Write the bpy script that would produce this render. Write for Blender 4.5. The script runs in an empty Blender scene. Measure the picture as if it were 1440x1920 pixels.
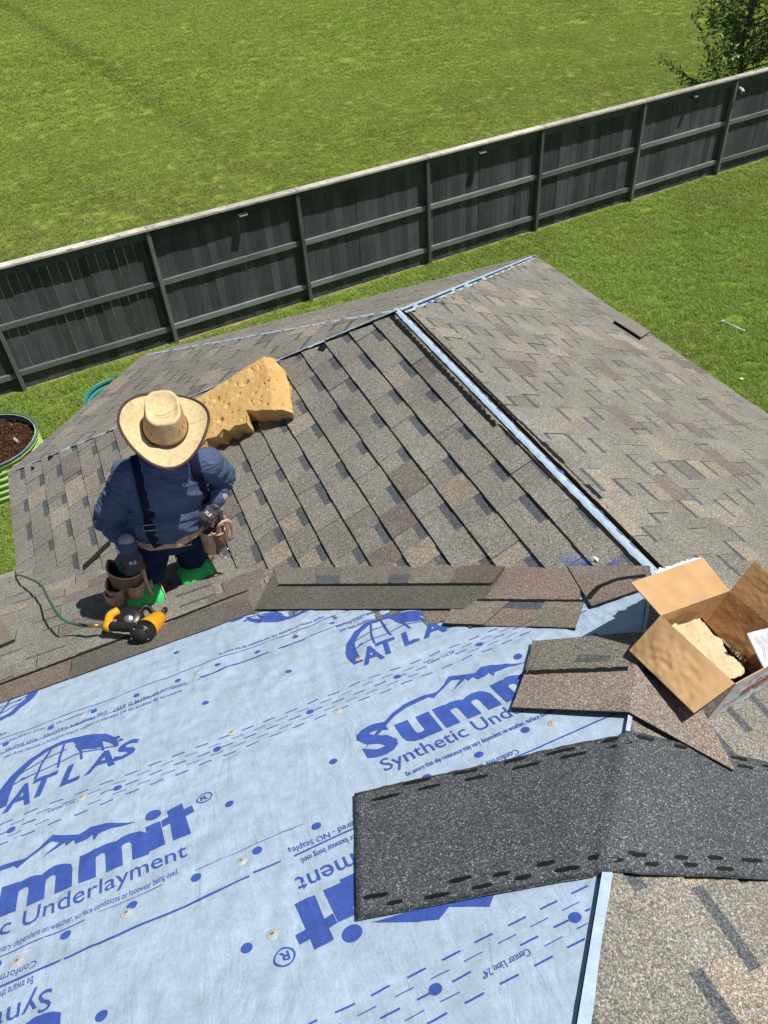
import bpy, bmesh, math, random
import numpy as np
from mathutils import Vector, Matrix, noise
from mathutils.bvhtree import BVHTree
random.seed(7); np.random.seed(7)
sc = bpy.context.scene
COL = sc.collection
V = Vector
# ------------------------------------------------------------------ camera, sky, sun
cam_d = bpy.data.cameras.new('camera'); cam = bpy.data.objects.new('camera', cam_d); COL.objects.link(cam)
cam_d.sensor_fit = 'VERTICAL'; cam_d.sensor_height = 36; cam_d.lens = 26.99; cam_d.clip_end = 400; cam_d.clip_start = .02
_y, _p, _r = math.radians(-20.0978), math.radians(-41.989), math.radians(-4.7898)
fw = V((math.sin(-_y)*math.cos(_p), math.cos(-_y)*math.cos(_p), math.sin(_p)))
ri = V((math.cos(_y), math.sin(_y), 0)); up = ri.cross(fw)
r2 = ri*math.cos(_r)+up*math.sin(_r); u2 = -ri*math.sin(_r)+up*math.cos(_r)
cam.matrix_world = Matrix(((r2.x, u2.x, -fw.x, -1.5153), (r2.y, u2.y, -fw.y, -3.6532), (r2.z, u2.z, -fw.z, 2.0528), (0, 0, 0, 1)))
sc.camera = cam
SUN = V((.38, -.19, .905)).normalized()
world = bpy.data.worlds.new('World'); sc.world = world; world.use_nodes = True
wn = world.node_tree; sky = wn.nodes.new('ShaderNodeTexSky'); sky.sky_type = 'NISHITA'; sky.sun_disc = False
sky.sun_elevation = math.asin(SUN.z); sky.sun_rotation = math.atan2(SUN.x, SUN.y)
wn.links.new(sky.outputs[0], wn.nodes['Background'].inputs[0]); wn.nodes['Background'].inputs[1].default_value = .05
sl = bpy.data.lights.new('sun', 'SUN'); sl.energy = 5.0; sl.angle = math.radians(.5); sl.color = (1, .965, .9)
so = bpy.data.objects.new('sun', sl); COL.objects.link(so); so.rotation_euler = SUN.to_track_quat('Z', 'Y').to_euler()
sc.view_settings.view_transform = 'Standard'; sc.view_settings.look = 'None'; sc.view_settings.gamma = 1
sc.view_settings.exposure = 0.0; sc.view_settings.use_curve_mapping = False

# ------------------------------------------------------------------ helpers
def link(o, parent=None):
    COL.objects.link(o)
    if parent is not None: o.parent = parent
    return o
def tag(o, label=None, cat=None, group=None, kind=None):
    if label: o['label'] = label
    if cat: o['category'] = cat
    if group: o['group'] = group
    if kind: o['kind'] = kind
    return o
def empty(name, loc, label=None, cat=None, group=None):
    o = bpy.data.objects.new(name, None); o.location = loc; o.empty_display_size = .1
    link(o); return tag(o, label, cat, group)
def setparent(o, parent):
    o.parent = parent
    if parent is not None:
        o.matrix_parent_inverse = Matrix.Translation(-V(WLOC(parent)))
def WLOC(o):
    l = V(o.location); p = o.parent
    while p is not None and p.type == 'EMPTY': l = l+V(p.location) if False else l; p = p.parent
    return l
def mk(name, verts, faces, mats, parent=None, midx=None, smooth=False, tint=None):
    """verts in world coordinates -> object"""
    me = bpy.data.meshes.new(name); me.from_pydata([tuple(v) for v in verts], [], faces)
    return fin(name, me, mats, parent, midx, smooth, tint)
def fin(name, me, mats, parent=None, midx=None, smooth=False, tint=None):
    if not isinstance(mats, (list, tuple)): mats = [mats]
    for m in mats: me.materials.append(m)
    if midx is not None: me.polygons.foreach_set('material_index', np.array(midx, dtype=np.int32))
    if smooth: me.polygons.foreach_set('use_smooth', np.ones(len(me.polygons), dtype=bool))
    if tint is not None:
        a = me.attributes.new('tint', 'FLOAT_COLOR', 'CORNER'); buf = []
        for p, t in zip(me.polygons, tint): buf += list(t)*p.loop_total
        a.data.foreach_set('color', buf)
    me.update()
    o = bpy.data.objects.new(name, me); COL.objects.link(o)
    if parent is not None: attach(o, parent)
    return o
def attach(o, parent):
    o.parent = parent
    loc = V((0, 0, 0)); p = parent
    if p.type == 'EMPTY': loc = V(p.location)
    o.matrix_parent_inverse = Matrix.Translation(-loc)
def bmobj(name, bm, mats, parent=None, smooth=False):
    me = bpy.data.meshes.new(name); bmesh.ops.recalc_face_normals(bm, faces=bm.faces); bm.to_mesh(me); bm.free()
    return fin(name, me, mats, parent, None, smooth)
def evalmesh(o):
    dg = bpy.context.evaluated_depsgraph_get(); dg.update()
    return bpy.data.meshes.new_from_object(o.evaluated_get(dg))

def clip(poly, a, b, c):
    """keep a*u+b*v<=c"""
    out = []
    n = len(poly)
    for i in range(n):
        p, q = poly[i], poly[(i+1) % n]
        dp = a*p[0]+b*p[1]-c; dq = a*q[0]+b*q[1]-c
        if dp <= 0: out.append(p)
        if (dp < 0 < dq) or (dq < 0 < dp):
            t = dp/(dp-dq); out.append((p[0]+(q[0]-p[0])*t, p[1]+(q[1]-p[1])*t))
    return out
def clippoly(sub, cp):
    n = len(cp); A = sum(cp[i][0]*cp[(i+1) % n][1]-cp[(i+1) % n][0]*cp[i][1] for i in range(n))
    for i in range(n):
        p, q = cp[i], cp[(i+1) % n]
        dx, dy = q[0]-p[0], q[1]-p[1]
        a, b = (dy, -dx) if A > 0 else (-dy, dx)
        sub = clip(sub, a, b, a*p[0]+b*p[1])
        if len(sub) < 3: return []
    return sub

# ------------------------------------------------------------------ materials
class NT:
    def __init__(s, name):
        s.m = bpy.data.materials.new(name); s.m.use_nodes = True; s.t = s.m.node_tree
        s.b = s.t.nodes['Principled BSDF']; s.out = s.t.nodes['Material Output']
    def n(s, typ, **kw):
        nd = s.t.nodes.new('ShaderNode'+typ)
        for k, v in kw.items():
            if k in nd.inputs: nd.inputs[k].default_value = v
            else: setattr(nd, k, v)
        return nd
    def l(s, a, b): s.t.links.new(a, b)
    def coord(s, which='Object', scale=None):
        c = s.n('TexCoord').outputs[which]
        if scale:
            m = s.n('Mapping'); m.inputs['Scale'].default_value = scale; s.l(c, m.inputs[0]); c = m.outputs[0]
        return c
    def noise(s, co, scale, detail=2, rough=.5, dist=0):
        n = s.n('TexNoise'); n.inputs['Scale'].default_value = scale; n.inputs['Detail'].default_value = detail
        n.inputs['Roughness'].default_value = rough; n.inputs['Distortion'].default_value = dist
        s.l(co, n.inputs['Vector']); return n.outputs['Fac']
    def vor(s, co, scale, out='Color'):
        n = s.n('TexVoronoi'); n.inputs['Scale'].default_value = scale; s.l(co, n.inputs['Vector']); return n.outputs[out]
    def ramp(s, fac, stops, interp='LINEAR'):
        r = s.n('ValToRGB'); e = r.color_ramp; e.interpolation = interp
        while len(e.elements) < len(stops): e.elements.new(.5)
        for el, (p, c) in zip(e.elements, stops):
            el.position = p; el.color = (c, c, c, 1) if isinstance(c, (int, float)) else (*c, 1)
        s.l(fac, r.inputs[0]); return r.outputs[0]
    def mix(s, fac, a, b, blend='MIX'):
        m = s.n('Mix', data_type='RGBA', blend_type=blend)
        for i, v in ((0, fac), (6, a), (7, b)):
            if hasattr(v, 'links'): s.l(v, m.inputs[i])
            else: m.inputs[i].default_value = v if i == 0 else (*v, 1)
        return m.outputs[2]
    def bump(s, h, strength=.3, dist=.002):
        b = s.n('Bump'); b.inputs['Strength'].default_value = strength; b.inputs['Distance'].default_value = dist
        s.l(h, b.inputs['Height']); s.l(b.outputs[0], s.b.inputs['Normal'])
    def col(s, c):
        if hasattr(c, 'links'): s.l(c, s.b.inputs['Base Color'])
        else: s.b.inputs['Base Color'].default_value = (*c, 1)
    def rough(s, r, spec=.5):
        s.b.inputs['Roughness'].default_value = r; s.b.inputs['Specular IOR Level'].default_value = spec
def simple(name, c, rough=.6, spec=.4, var=.15, scale=40, bump=.1, metal=0, bd=.001):
    t = NT(name); co = t.coord(); n = t.noise(co, scale, 4, .6)
    t.col(t.mix(1, c, t.ramp(n, [(.25, 1-var), (.75, 1+var)]), 'MULTIPLY')); t.rough(rough, spec)
    t.b.inputs['Metallic'].default_value = metal
    if bump: t.bump(n, bump, bd)
    return t.m

def granule_mat(name, base=None, grains=None, gs=370, sparkle=False):
    t = NT(name); co = t.coord()
    if base is None:
        a = t.n('Attribute', attribute_name='tint'); basec = a.outputs['Color']
    else: basec = base
    vc = t.vor(co, gs); sep = t.n('SeparateColor'); t.l(vc, sep.inputs[0])
    g = t.ramp(sep.outputs[0], grains or [(0, .42), (.25, .66), (.5, .92), (.75, 1.18), (.92, 1.6), (1, 2.1)], 'LINEAR')
    tan = t.ramp(sep.outputs[1], [(0, (.86, .98, 1.1)), (.6, (1, 1, 1)), (1, (1.1, 1, .86))])
    c = t.mix(1, t.mix(1, basec, g, 'MULTIPLY'), tan, 'MULTIPLY')
    big = t.noise(co, 3.2, 4, .6); c = t.mix(1, c, t.ramp(big, [(.3, .86), (.7, 1.12)]), 'MULTIPLY')
    md2 = t.noise(co, 150, 2, .8); c = t.mix(1, c, t.ramp(md2, [(.34, .72), (.66, 1.3)]), 'MULTIPLY'); mid = t.noise(co, 45, 3, .6); c = t.mix(1, c, t.ramp(mid, [(.3, .92), (.7, 1.08)]), 'MULTIPLY')
    t.col(c); t.rough(.88, .25); t.bump(sep.outputs[2], .55, .0022)
    if sparkle: t.rough(.55, .5)
    return t.m
M_SH = granule_mat('shingle_granules')
M_DARKROLL = granule_mat('dark_granules', (.095, .103, .113), [(0, .3), (.45, .72), (.8, 1.15), (.93, 1.9), (1, 4)], 400, True)
def tar_mat():
    t = NT('asphalt_sealant'); co = t.coord(); n = t.noise(co, 160, 3)
    t.col(t.ramp(n, [(.35, .004), (.75, .013)])); t.rough(.6, .35); t.bump(n, .5, .002); return t.m
M_TAR = tar_mat()
M_DECK = simple('roof_sheathing', (.2, .17, .13), .9)
M_FELT = simple('dark_shingle_back', (.018, .019, .02), .8, .3)
def underlay_mat(name, c, printed=False):
    t = NT(name); co = t.coord(); co2 = t.coord(scale=(1, 1, 1))
    f = t.noise(co, 26, 5, .65); f2 = t.noise(co, 170, 3, .7); f3 = t.noise(co, 5, 4, .6, .6)
    cc = t.mix(1, c, t.ramp(f, [(.32, .86), (.7, 1.1)]), 'MULTIPLY')
    cc = t.mix(1, cc, t.ramp(f2, [(.3, .9), (.7, 1.08)]), 'MULTIPLY')
    cc = t.mix(1, cc, t.ramp(f3, [(.3, .93), (.7, 1.05)]), 'MULTIPLY')
    if not printed:
        d = t.noise(co, 9, 6, .75); cc = t.mix(t.ramp(d, [(.6, 0), (.78, .45)]), cc, (.33, .35, .36))
        sp = t.vor(co, 38, 'Distance'); cc = t.mix(t.ramp(sp, [(.035, .75), (.06, 0)]), cc, (.1, .1, .11))
    t.col(cc); t.rough(.5, .35)
    # fine creases running up the slope, woven grain
    m = t.n('Mapping'); t.l(t.n('TexCoord').outputs['Object'], m.inputs[0]); m.inputs['Scale'].default_value = (16, 5, 5); m.inputs['Rotation'].default_value = (0, 0, .5)
    w = t.noise(m.outputs[0], 1, 4, .6, .8); m2 = t.n('Math', operation='MULTIPLY_ADD'); t.l(f2, m2.inputs[0]); m2.inputs[1].default_value = .05; t.l(w, m2.inputs[2])
    t.bump(m2.outputs[0], .6, .014)
    return t.m
M_UL = underlay_mat('underlayment_fabric', (.425, .535, .675))
M_INK = underlay_mat('underlayment_ink', (.055, .11, .42), True)
M_CAP = simple('cap_nail_plastic', (.5, .5, .49), .45, .4, .15, 60)
M_NAIL = simple('nail_head', (.3, .27, .23), .4, .5, metal=.6)

def wood_mat(name, c, rough=.75, stripe=(30, 30, 2), var=.35, worn=None):
    t = NT(name); co = t.coord(scale=stripe); n = t.noise(co, 1.5, 5, .65, .3); n2 = t.noise(t.coord(), 2.2, 3)
    oi = t.n('ObjectInfo')
    cc = t.mix(1, c, t.ramp(n, [(.25, 1-var), (.75, 1+var)]), 'MULTIPLY')
    cc = t.mix(1, cc, t.ramp(n2, [(.3, .85), (.7, 1.15)]), 'MULTIPLY')
    cc = t.mix(1, cc, t.ramp(oi.outputs['Random'], [(0, .72), (1, 1.3)]), 'MULTIPLY')
    if worn:
        w = t.noise(t.coord(scale=(5, 14, 14)), 1.6, 6, .7); cc = t.mix(t.ramp(w, [(.56, 0), (.64, 1)]), cc, worn)
        w2 = t.vor(t.coord(), 30, 'Distance'); cc = t.mix(t.ramp(w2, [(.05, .5), (.1, 0)]), cc, worn)
    t.col(cc); t.rough(rough, .3); t.bump(n, .3, .003); return t.m
M_BOARD = wood_mat('fence_board_paint', (.078, .088, .096), .75, (34, 34, 2), .42)
M_RAIL = wood_mat('fence_rail_paint', (.2, .21, .212), .6, (2, 2, 30))
M_POST = wood_mat('fence_post_paint', (.15, .16, .165), .55, (20, 20, 2), .15)
M_CAPB = wood_mat('weathered_cap_wood', (.52, .49, .44), .8, (3, 3, 3), .25, (.16, .155, .15))

def rutmask(t, co):
    s = t.n('SeparateXYZ'); t.l(co, s.inputs[0]); a = t.n('Math', operation='MULTIPLY_ADD'); t.l(s.outputs[1], a.inputs[0]); a.inputs[1].default_value = .126; t.l(s.outputs[0], a.inputs[2])
    wv = t.noise(co, .7, 4, .7); b = t.n('Math', operation='MULTIPLY_ADD'); t.l(wv, b.inputs[0]); b.inputs[1].default_value = 1.3; t.l(a.outputs[0], b.inputs[2])
    c = t.n('Math', operation='SUBTRACT'); t.l(b.outputs[0], c.inputs[0]); c.inputs[1].default_value = 5.63; ab = t.n('Math', operation='ABSOLUTE'); t.l(c.outputs[0], ab.inputs[0])
    fade = t.n('MapRange'); t.l(s.outputs[1], fade.inputs[0]); fade.inputs[1].default_value = 13; fade.inputs[2].default_value = 24; m = t.n('Math', operation='MULTIPLY'); t.l(t.ramp(ab.outputs[0], [(.05, .28), (.5, 0)]), m.inputs[0]); t.l(fade.outputs[0], m.inputs[1]); return m.outputs[0]
def grass_ground(name, field):
    t = NT(name); co = t.coord()
    big = t.noise(co, .13, 4, .6, .8); mid = t.noise(co, 1.1, 5, .65); fine = t.noise(co, 26, 4, .75); vf = t.noise(co, 90, 2, .7)
    if field: a, b, d = (.22, .3, .035), (.3, .35, .085), (.18, .22, .04)
    else: a, b, d = (.19, .29, .04), (.25, .33, .07), (.14, .23, .035)
    c = t.mix(t.ramp(big, [(.35, 0), (.65, 1)]), a, b)
    c = t.mix(t.ramp(mid, [(.45, 0), (.72, .7)]), c, d)
    if field:
        dry = t.noise(co, .5, 5, .7, .6); c = t.mix(t.ramp(dry, [(.58, 0), (.72, .45)]), c, (.2, .175, .075))
        # old tractor rut crossing the meadow
        c = t.mix(rutmask(t, co), c, (.06, .075, .025))
    c = t.mix(1, c, t.ramp(fine, [(.3, .68), (.5, .98), (.72, 1.3)]), 'MULTIPLY')
    c = t.mix(1, c, t.ramp(vf, [(.3, .75), (.7, 1.25)]), 'MULTIPLY')
    t.col(c); t.rough(.95, .1); t.bump(fine, .8, .04); return t.m
RUT = -29.0
M_FIELD = grass_ground('meadow_ground', True)
M_YARD = grass_ground('yard_ground', False)
def blade_mat(name, stops):
    t = NT(name); oi = t.n('ObjectInfo'); geo = t.n('NewGeometry')
    r = t.n('Math', operation='ADD'); t.l(oi.outputs['Random'], r.inputs[0]); m = t.n('Math', operation='MULTIPLY'); t.l(geo.outputs['Random Per Island'], m.inputs[0]); m.inputs[1].default_value = .9
    t.l(m.outputs[0], r.inputs[1]); fr = t.n('Math', operation='FRACT'); t.l(r.outputs[0], fr.inputs[0])
    c = t.ramp(fr.outputs[0], stops)
    pos = t.noise(geo.outputs['Position'], .35, 4, .6); c = t.mix(1, c, t.ramp(pos, [(.3, .87), (.7, 1.13)]), 'MULTIPLY')
    pf = t.noise(geo.outputs['Position'], 14, 3, .8); c = t.mix(1, c, t.ramp(pf, [(.33, .6), (.66, 1.35)]), 'MULTIPLY')
    pos2 = t.noise(geo.outputs['Position'], .8, 4, .65, .5); c = t.mix(t.ramp(pos2, [(.5, 0), (.7, .3)]), c, (.3, .33, .1))
    big = t.noise(geo.outputs['Position'], .16, 3, .6, .8); c = t.mix(t.ramp(big, [(.42, 0), (.66, .55)]), c, (.34, .4, .1) if 'meadow' in name else (.2, .3, .05))
    if 'meadow' in name:
        c = t.mix(rutmask(t, geo.outputs['Position']), c, (.07, .085, .03)); dr = t.noise(geo.outputs['Position'], .55, 5, .7, .6)
        sy = t.n('SeparateXYZ'); t.l(geo.outputs['Position'], sy.inputs[0]); nr = t.n('MapRange'); t.l(sy.outputs[1], nr.inputs[0]); nr.inputs[1].default_value = 22; nr.inputs[2].default_value = 9; mm = t.n('Math', operation='MULTIPLY'); t.l(nr.outputs[0], mm.inputs[0]); t.l(t.ramp(dr, [(.42, .1), (.68, .75)]), mm.inputs[1]); c = t.mix(mm.outputs[0], c, (.17, .15, .07))
    t.col(c); t.rough(.6, .25)
    tr = t.n('BsdfTranslucent'); t.l(c, tr.inputs[0]); mx = t.n('MixShader'); mx.inputs[0].default_value = .3
    t.l(t.b.outputs[0], mx.inputs[1]); t.l(tr.outputs[0], mx.inputs[2]); t.l(mx.outputs[0], t.out.inputs[0]); return t.m
M_BL_F = blade_mat('meadow_blades', [(0, (.2, .335, .03)), (.4, (.26, .39, .042)), (.75, (.34, .44, .09)), (.95, (.44, .45, .18)), (1, (.22, .27, .05))])
M_BL_Y = blade_mat('lawn_blades', [(0, (.17, .31, .035)), (.4, (.26, .39, .055)), (.8, (.38, .47, .1)), (1, (.57, .54, .27))])
M_SOIL = simple('bare_soil', (.33, .25, .15), .95, .1, .4, 30, .6, bd=.01)

# ------------------------------------------------------------------ roof frame
s = .4726; w = 2.46; L = 2.239; ze = -s*w; q = math.sqrt(1+s*s)
wb = 2.4241; dy = 1.2666; kx = -1.3116; zg = -4.1091
A = V((0, 0, 0)); B = V((w, wb, ze)); C = V((0, -L, 0)); D = V((-w, dy, ze)); K = V((kx, wb, ze))
nN = V((0, s, 1)).normalized(); nR = V((s, 0, 1)).normalized(); nM = V((-s, 0, 1)).normalized()
def Np(u, v, h=0): return V((u, -L-v/q, s*v/q))+nN*h
def Rp(x, y, h=0): return V((x, y, -s*x))+nR*h
def Mp(x, y, h=0): return V((x, y, s*x))+nM*h
def onN(p): return V((p.x, p.y, -s*(p.y+L)))

# ------------------------------------------------------------------ ground
def strip_ground(name, pts, mat, sub=1):
    o = mk(name, pts, [tuple(range(len(pts)))], mat); return tag(o, kind='structure')
fa = math.radians(6.2887); fd = V((math.cos(fa), math.sin(fa), 0)); fn = V((math.sin(fa), -math.cos(fa), 0))
F0 = V((-2.9851, 7.9241, zg))
def Fp(u, d=0, z=0): return F0+fd*u+fn*d+V((0, 0, z))
Lf, Rf = Fp(-60, .0), Fp(120, .0)
strip_ground('meadow', [Lf, Rf, V((160, 160, zg)), V((-80, 160, zg))], M_FIELD)
strip_ground('lawn', [V((-80, -40, zg)), V((160, -40, zg)), Rf, Lf], M_YARD)

def tuft(name, nb, rad, h, mat, wd=.0035, flat=.5):
    vs = []; fs = []
    for i in range(nb):
        a = random.uniform(0, 6.283); r = rad*math.sqrt(random.random()); x, y = r*math.cos(a), r*math.sin(a)
        b = random.uniform(0, 6.283); hh = h*random.uniform(.5, 1.15); ln = hh*random.uniform(.2, 1.2)*flat*2
        dx, dyy = math.cos(b), math.sin(b); px, py = -dyy*wd, dx*wd
        k = len(vs)
        vs += [(x-px, y-py, 0), (x+px, y+py, 0), (x+dx*ln*.35+px*.8, y+dyy*ln*.35+py*.8, hh*.65), (x+dx*ln*.35-px*.8, y+dyy*ln*.35-py*.8, hh*.65), (x+dx*ln, y+dyy*ln, hh)]
        fs += [(k, k+1, k+2, k+3), (k+3, k+2, k+4)]
    o = mk(name, vs, fs, mat); return tag(o, kind='stuff')
def scatter(name, pts, src, dens, smin, smax, seed):
    o = mk(name, pts, [tuple(range(len(pts)))], src.data.materials[0]); tag(o, kind='stuff')
    g = bpy.data.node_groups.new(name, 'GeometryNodeTree')
    g.interface.new_socket('Geometry', in_out='INPUT', socket_type='NodeSocketGeometry')
    g.interface.new_socket('Geometry', in_out='OUTPUT', socket_type='NodeSocketGeometry')
    N = lambda t: g.nodes.new(t)
    i, ou = N('NodeGroupInput'), N('NodeGroupOutput'); d = N('GeometryNodeDistributePointsOnFaces'); d.inputs['Density'].default_value = dens; d.inputs['Seed'].default_value = seed
    ins = N('GeometryNodeInstanceOnPoints'); oi = N('GeometryNodeObjectInfo'); oi.inputs['Object'].default_value = src; oi.inputs['As Instance'].default_value = True
    rv = N('FunctionNodeRandomValue'); rv.data_type = 'FLOAT_VECTOR'; rv.inputs['Min'].default_value = (-.15, -.15, 0); rv.inputs['Max'].default_value = (.15, .15, 6.28)
    rs = N('FunctionNodeRandomValue'); rs.data_type = 'FLOAT'; rs.inputs['Min'].default_value if False else None
    for sk in rs.inputs:
        if sk.name == 'Min' and sk.type == 'VALUE': sk.default_value = smin
        if sk.name == 'Max' and sk.type == 'VALUE': sk.default_value = smax
    g.links.new(i.outputs[0], d.inputs['Mesh']); g.links.new(d.outputs['Points'], ins.inputs['Points']); g.links.new(oi.outputs['Geometry'], ins.inputs['Instance'])
    g.links.new(rv.outputs[0], ins.inputs['Rotation'])
    fo = [x for x in rs.outputs if x.type == 'VALUE'][0]; g.links.new(fo, ins.inputs['Scale'])
    g.links.new(ins.outputs[0], ou.inputs[0])
    md = o.modifiers.new('scatter', 'NODES'); md.node_group = g; return o
tf = tuft('meadow_grass_tuft', 40, .12, .026, M_BL_F, .006, .9); tf.location = Fp(4, -3)
ty = tuft('lawn_grass_tuft', 54, .1, .036, M_BL_Y, .0045, .7); ty.location = V((8, 5, zg))
E0 = .003
def gp(x, y): return V((x, y, zg+E0))
fieldl = lambda u, d: Fp(u, -d, E0)
scatter('meadow_grass_near', [fieldl(-4, .12), fieldl(19, .12), fieldl(26, 14), fieldl(-6, 14)], tf, 110, .6, 1.3, 1)
scatter('meadow_grass_far', [fieldl(-6, 14), fieldl(26, 14), fieldl(48, 40), fieldl(-10, 60)], tf, 30, 1.2, 2.2, 2)
scatter('meadow_grass_side', [fieldl(19, .12), fieldl(60, .12), fieldl(60, 40), fieldl(48, 40), fieldl(26, 14)], tf, 30, 1.2, 2.0, 4)
scatter('lawn_grass', [gp(-5.5, 0), gp(2.2, 2.2), gp(2.2, -3), gp(9, -3), gp(21, 4), Fp(21, .1, E0), Fp(-4, .1, E0)], ty, 190, .5, 1.2, 3)

# ------------------------------------------------------------------ fence
def box(bm, c, ax, ay, az, sx, sy, sz, bev=0):
    """box centred c with unit axes and full sizes"""
    vs = []
    for dz in (-.5, .5):
        for a, b in ((-.5, -.5), (.5, -.5), (.5, .5), (-.5, .5)): vs.append(bm.verts.new(c+ax*(a*sx)+ay*(b*sy)+az*(dz*sz)))
    fs = [(0, 3, 2, 1), (4, 5, 6, 7), (0, 1, 5, 4), (1, 2, 6, 5), (2, 3, 7, 6), (3, 0, 4, 7)]
    nf = [bm.faces.new([vs[i] for i in f]) for f in fs]
    if bev:
        es = list({e for f in nf for e in f.edges}); bmesh.ops.bevel(bm, geom=es, offset=bev, segments=1, affect='EDGES')
Z = V((0, 0, 1)); X_ = V((1, 0, 0)); Y_ = V((0, 1, 0))
fence = empty('fence', F0, 'long dark grey board fence with weathered cap rail between the lawn and the open meadow', 'fence')
FH = 1.87; SP = 2.44
u = -2.55
while u < 19.3:
    bw = random.choice((.136, .136, .14, .132)); bm = bmesh.new(); hh = FH-.05+random.uniform(-.004, .004)
    box(bm, Fp(u+bw/2, -.012+random.uniform(-.006, .004), hh/2+.02), fd, fn, Z, bw, .016, hh)
    bmobj('board', bm, M_BOARD, fence); u += bw+random.choice((.002, .003, .005))
for i in range(-1, 8):
    bm = bmesh.new(); box(bm, Fp(i*SP, .045, FH/2), fd, fn, Z, .062, .09, FH, .004); bmobj('post', bm, M_POST, fence)
    for zc in (.26, 1.03):
        bm = bmesh.new(); box(bm, Fp((i+.5)*SP, .0165, zc+random.uniform(-.012, .012)), (fd*SP+Z*random.uniform(-.02, .02)).normalized(), fn, Z, SP-.068, .038, .088, .003); bmobj('rail', bm, M_RAIL, fence)
    bm = bmesh.new(); box(bm, Fp((i+.5)*SP, .0165, FH-.075), fd, fn, Z, SP-.068, .036, .13, .003); bmobj('top_rail', bm, M_BOARD, fence)
    bm = bmesh.new(); box(bm, Fp((i+.5)*SP, .035, FH+.019+random.uniform(-.003, .003)), fd, fn, Z, SP-.006, .15, .036, .004); bmobj('cap_board', bm, M_CAPB, fence)
# bare earth line at the foot of the fence
vs = []; fs = []
N_ = 260
for i in range(N_):
    uu = -3+i*22/N_; wv = .0+.2*max(0, noise.noise(V((uu*1.3, 3, 0)))+.12)+.02*noise.noise(V((uu*9, 0, 0)))
    vs += [Fp(uu, .0, .006), Fp(uu, max(.02, wv), .006)]
    if i: fs.append((2*i-2, 2*i-1, 2*i+1, 2*i))
tag(mk('bare_earth', vs, fs, M_SOIL), kind='structure')
# solar lights and camera on the fence
M_WHITE = simple('white_plastic', (.62, .62, .6), .35, .5, .06)
M_BLK = simple('black_plastic', (.014, .014, .015), .35, .5, .1)
M_SOLAR = simple('solar_cell', (.02, .025, .05), .15, .6, .1)
M_GREYP = simple('grey_plastic', (.26, .26, .25), .4, .5, .06)
def solar(uu, label, sz=1.0):
    o = empty('solar_light', Fp(uu, .11, 1.73), label, 'solar light', 'solar lights mounted under the fence cap')
    bm = bmesh.new(); box(bm, Fp(uu, .10, 1.755), fd, (fn+Z*-.35).normalized(), (Z+fn*.35).normalized(), .14*sz, .08, .03, .008); bmobj('housing', bm, M_GREYP, o)
    bm = bmesh.new(); box(bm, Fp(uu, .10, 1.775), fd, (fn+Z*-.35).normalized(), (Z+fn*.35).normalized(), .12*sz, .06, .006, .002); bmobj('solar_panel', bm, M_SOLAR, o)
    bm = bmesh.new(); box(bm, Fp(uu, .05, 1.735), fd, fn, Z, .06, .06, .05, .004); bmobj('bracket', bm, M_BLK, o)
solar(3.93, 'small solar light under the fence cap, leftmost of the three'); solar(8.42, 'middle solar light under the fence cap with its wedge shadow below'); solar(13.48, 'small white solar light under the fence cap just left of the last tall post', .7)
def tube(bm, pts, rads, n=8, cap=True, flat=None):
    """swept tube through pts"""
    rings = []; prev = None
    for i, p in enumerate(pts):
        p = V(p); d = (V(pts[min(i+1, len(pts)-1)])-V(pts[max(i-1, 0)])).normalized()
        a = prev if prev is not None else (Z if abs(d.z) < .9 else X_)
        a = (a-d*a.dot(d)).normalized(); b = d.cross(a); prev = a
        r = rads[i] if hasattr(rads, '__len__') else rads
        fa_ = flat or 1
        rings.append([bm.verts.new(p+a*(r*math.cos(t*2*math.pi/n))+b*(r*fa_*math.sin(t*2*math.pi/n))) for t in range(n)])
    for r0, r1 in zip(rings, rings[1:]):
        for t in range(n): bm.faces.new((r0[t], r0[(t+1) % n], r1[(t+1) % n], r1[t]))
    if cap: bm.faces.new(rings[0][::-1]); bm.faces.new(rings[-1])
    return rings
def catmull(P, k=8):
    P = [V(p) for p in P]; P = [P[0]*2-P[1]]+P+[P[-1]*2-P[-2]]; out = []
    for i in range(1, len(P)-2):
        for j in range(k):
            t = j/k; a, b, c, d = P[i-1:i+3]
            out.append(.5*((2*b)+(c-a)*t+(2*a-5*b+4*c-d)*t*t+(3*b-a-3*c+d)*t**3))
    out.append(P[-2]); return out
sec = empty('security_camera', Fp(14.76, .1, 1.66), 'small white security camera on the fence right of the last tall post', 'security camera')
bm = bmesh.new(); tube(bm, [Fp(14.76, .03, 1.68), Fp(14.76, .07, 1.68)], .03, 10); tube(bm, [Fp(14.76, .07, 1.68), Fp(14.76, .1, 1.66)], .01, 8); bmobj('mount', bm, M_WHITE, sec)
bm = bmesh.new(); tube(bm, [Fp(14.78, .08, 1.67), Fp(14.77, .1, 1.66), Fp(14.73, .19, 1.63), Fp(14.728, .2, 1.628)], [.02, .035, .035, .028], 14); bmobj('camera_body', bm, M_WHITE, sec, True)
bm = bmesh.new(); tube(bm, [Fp(14.729, .2, 1.628), Fp(14.725, .206, 1.626)], .02, 12); bmobj('lens', bm, M_BLK, sec)

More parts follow.
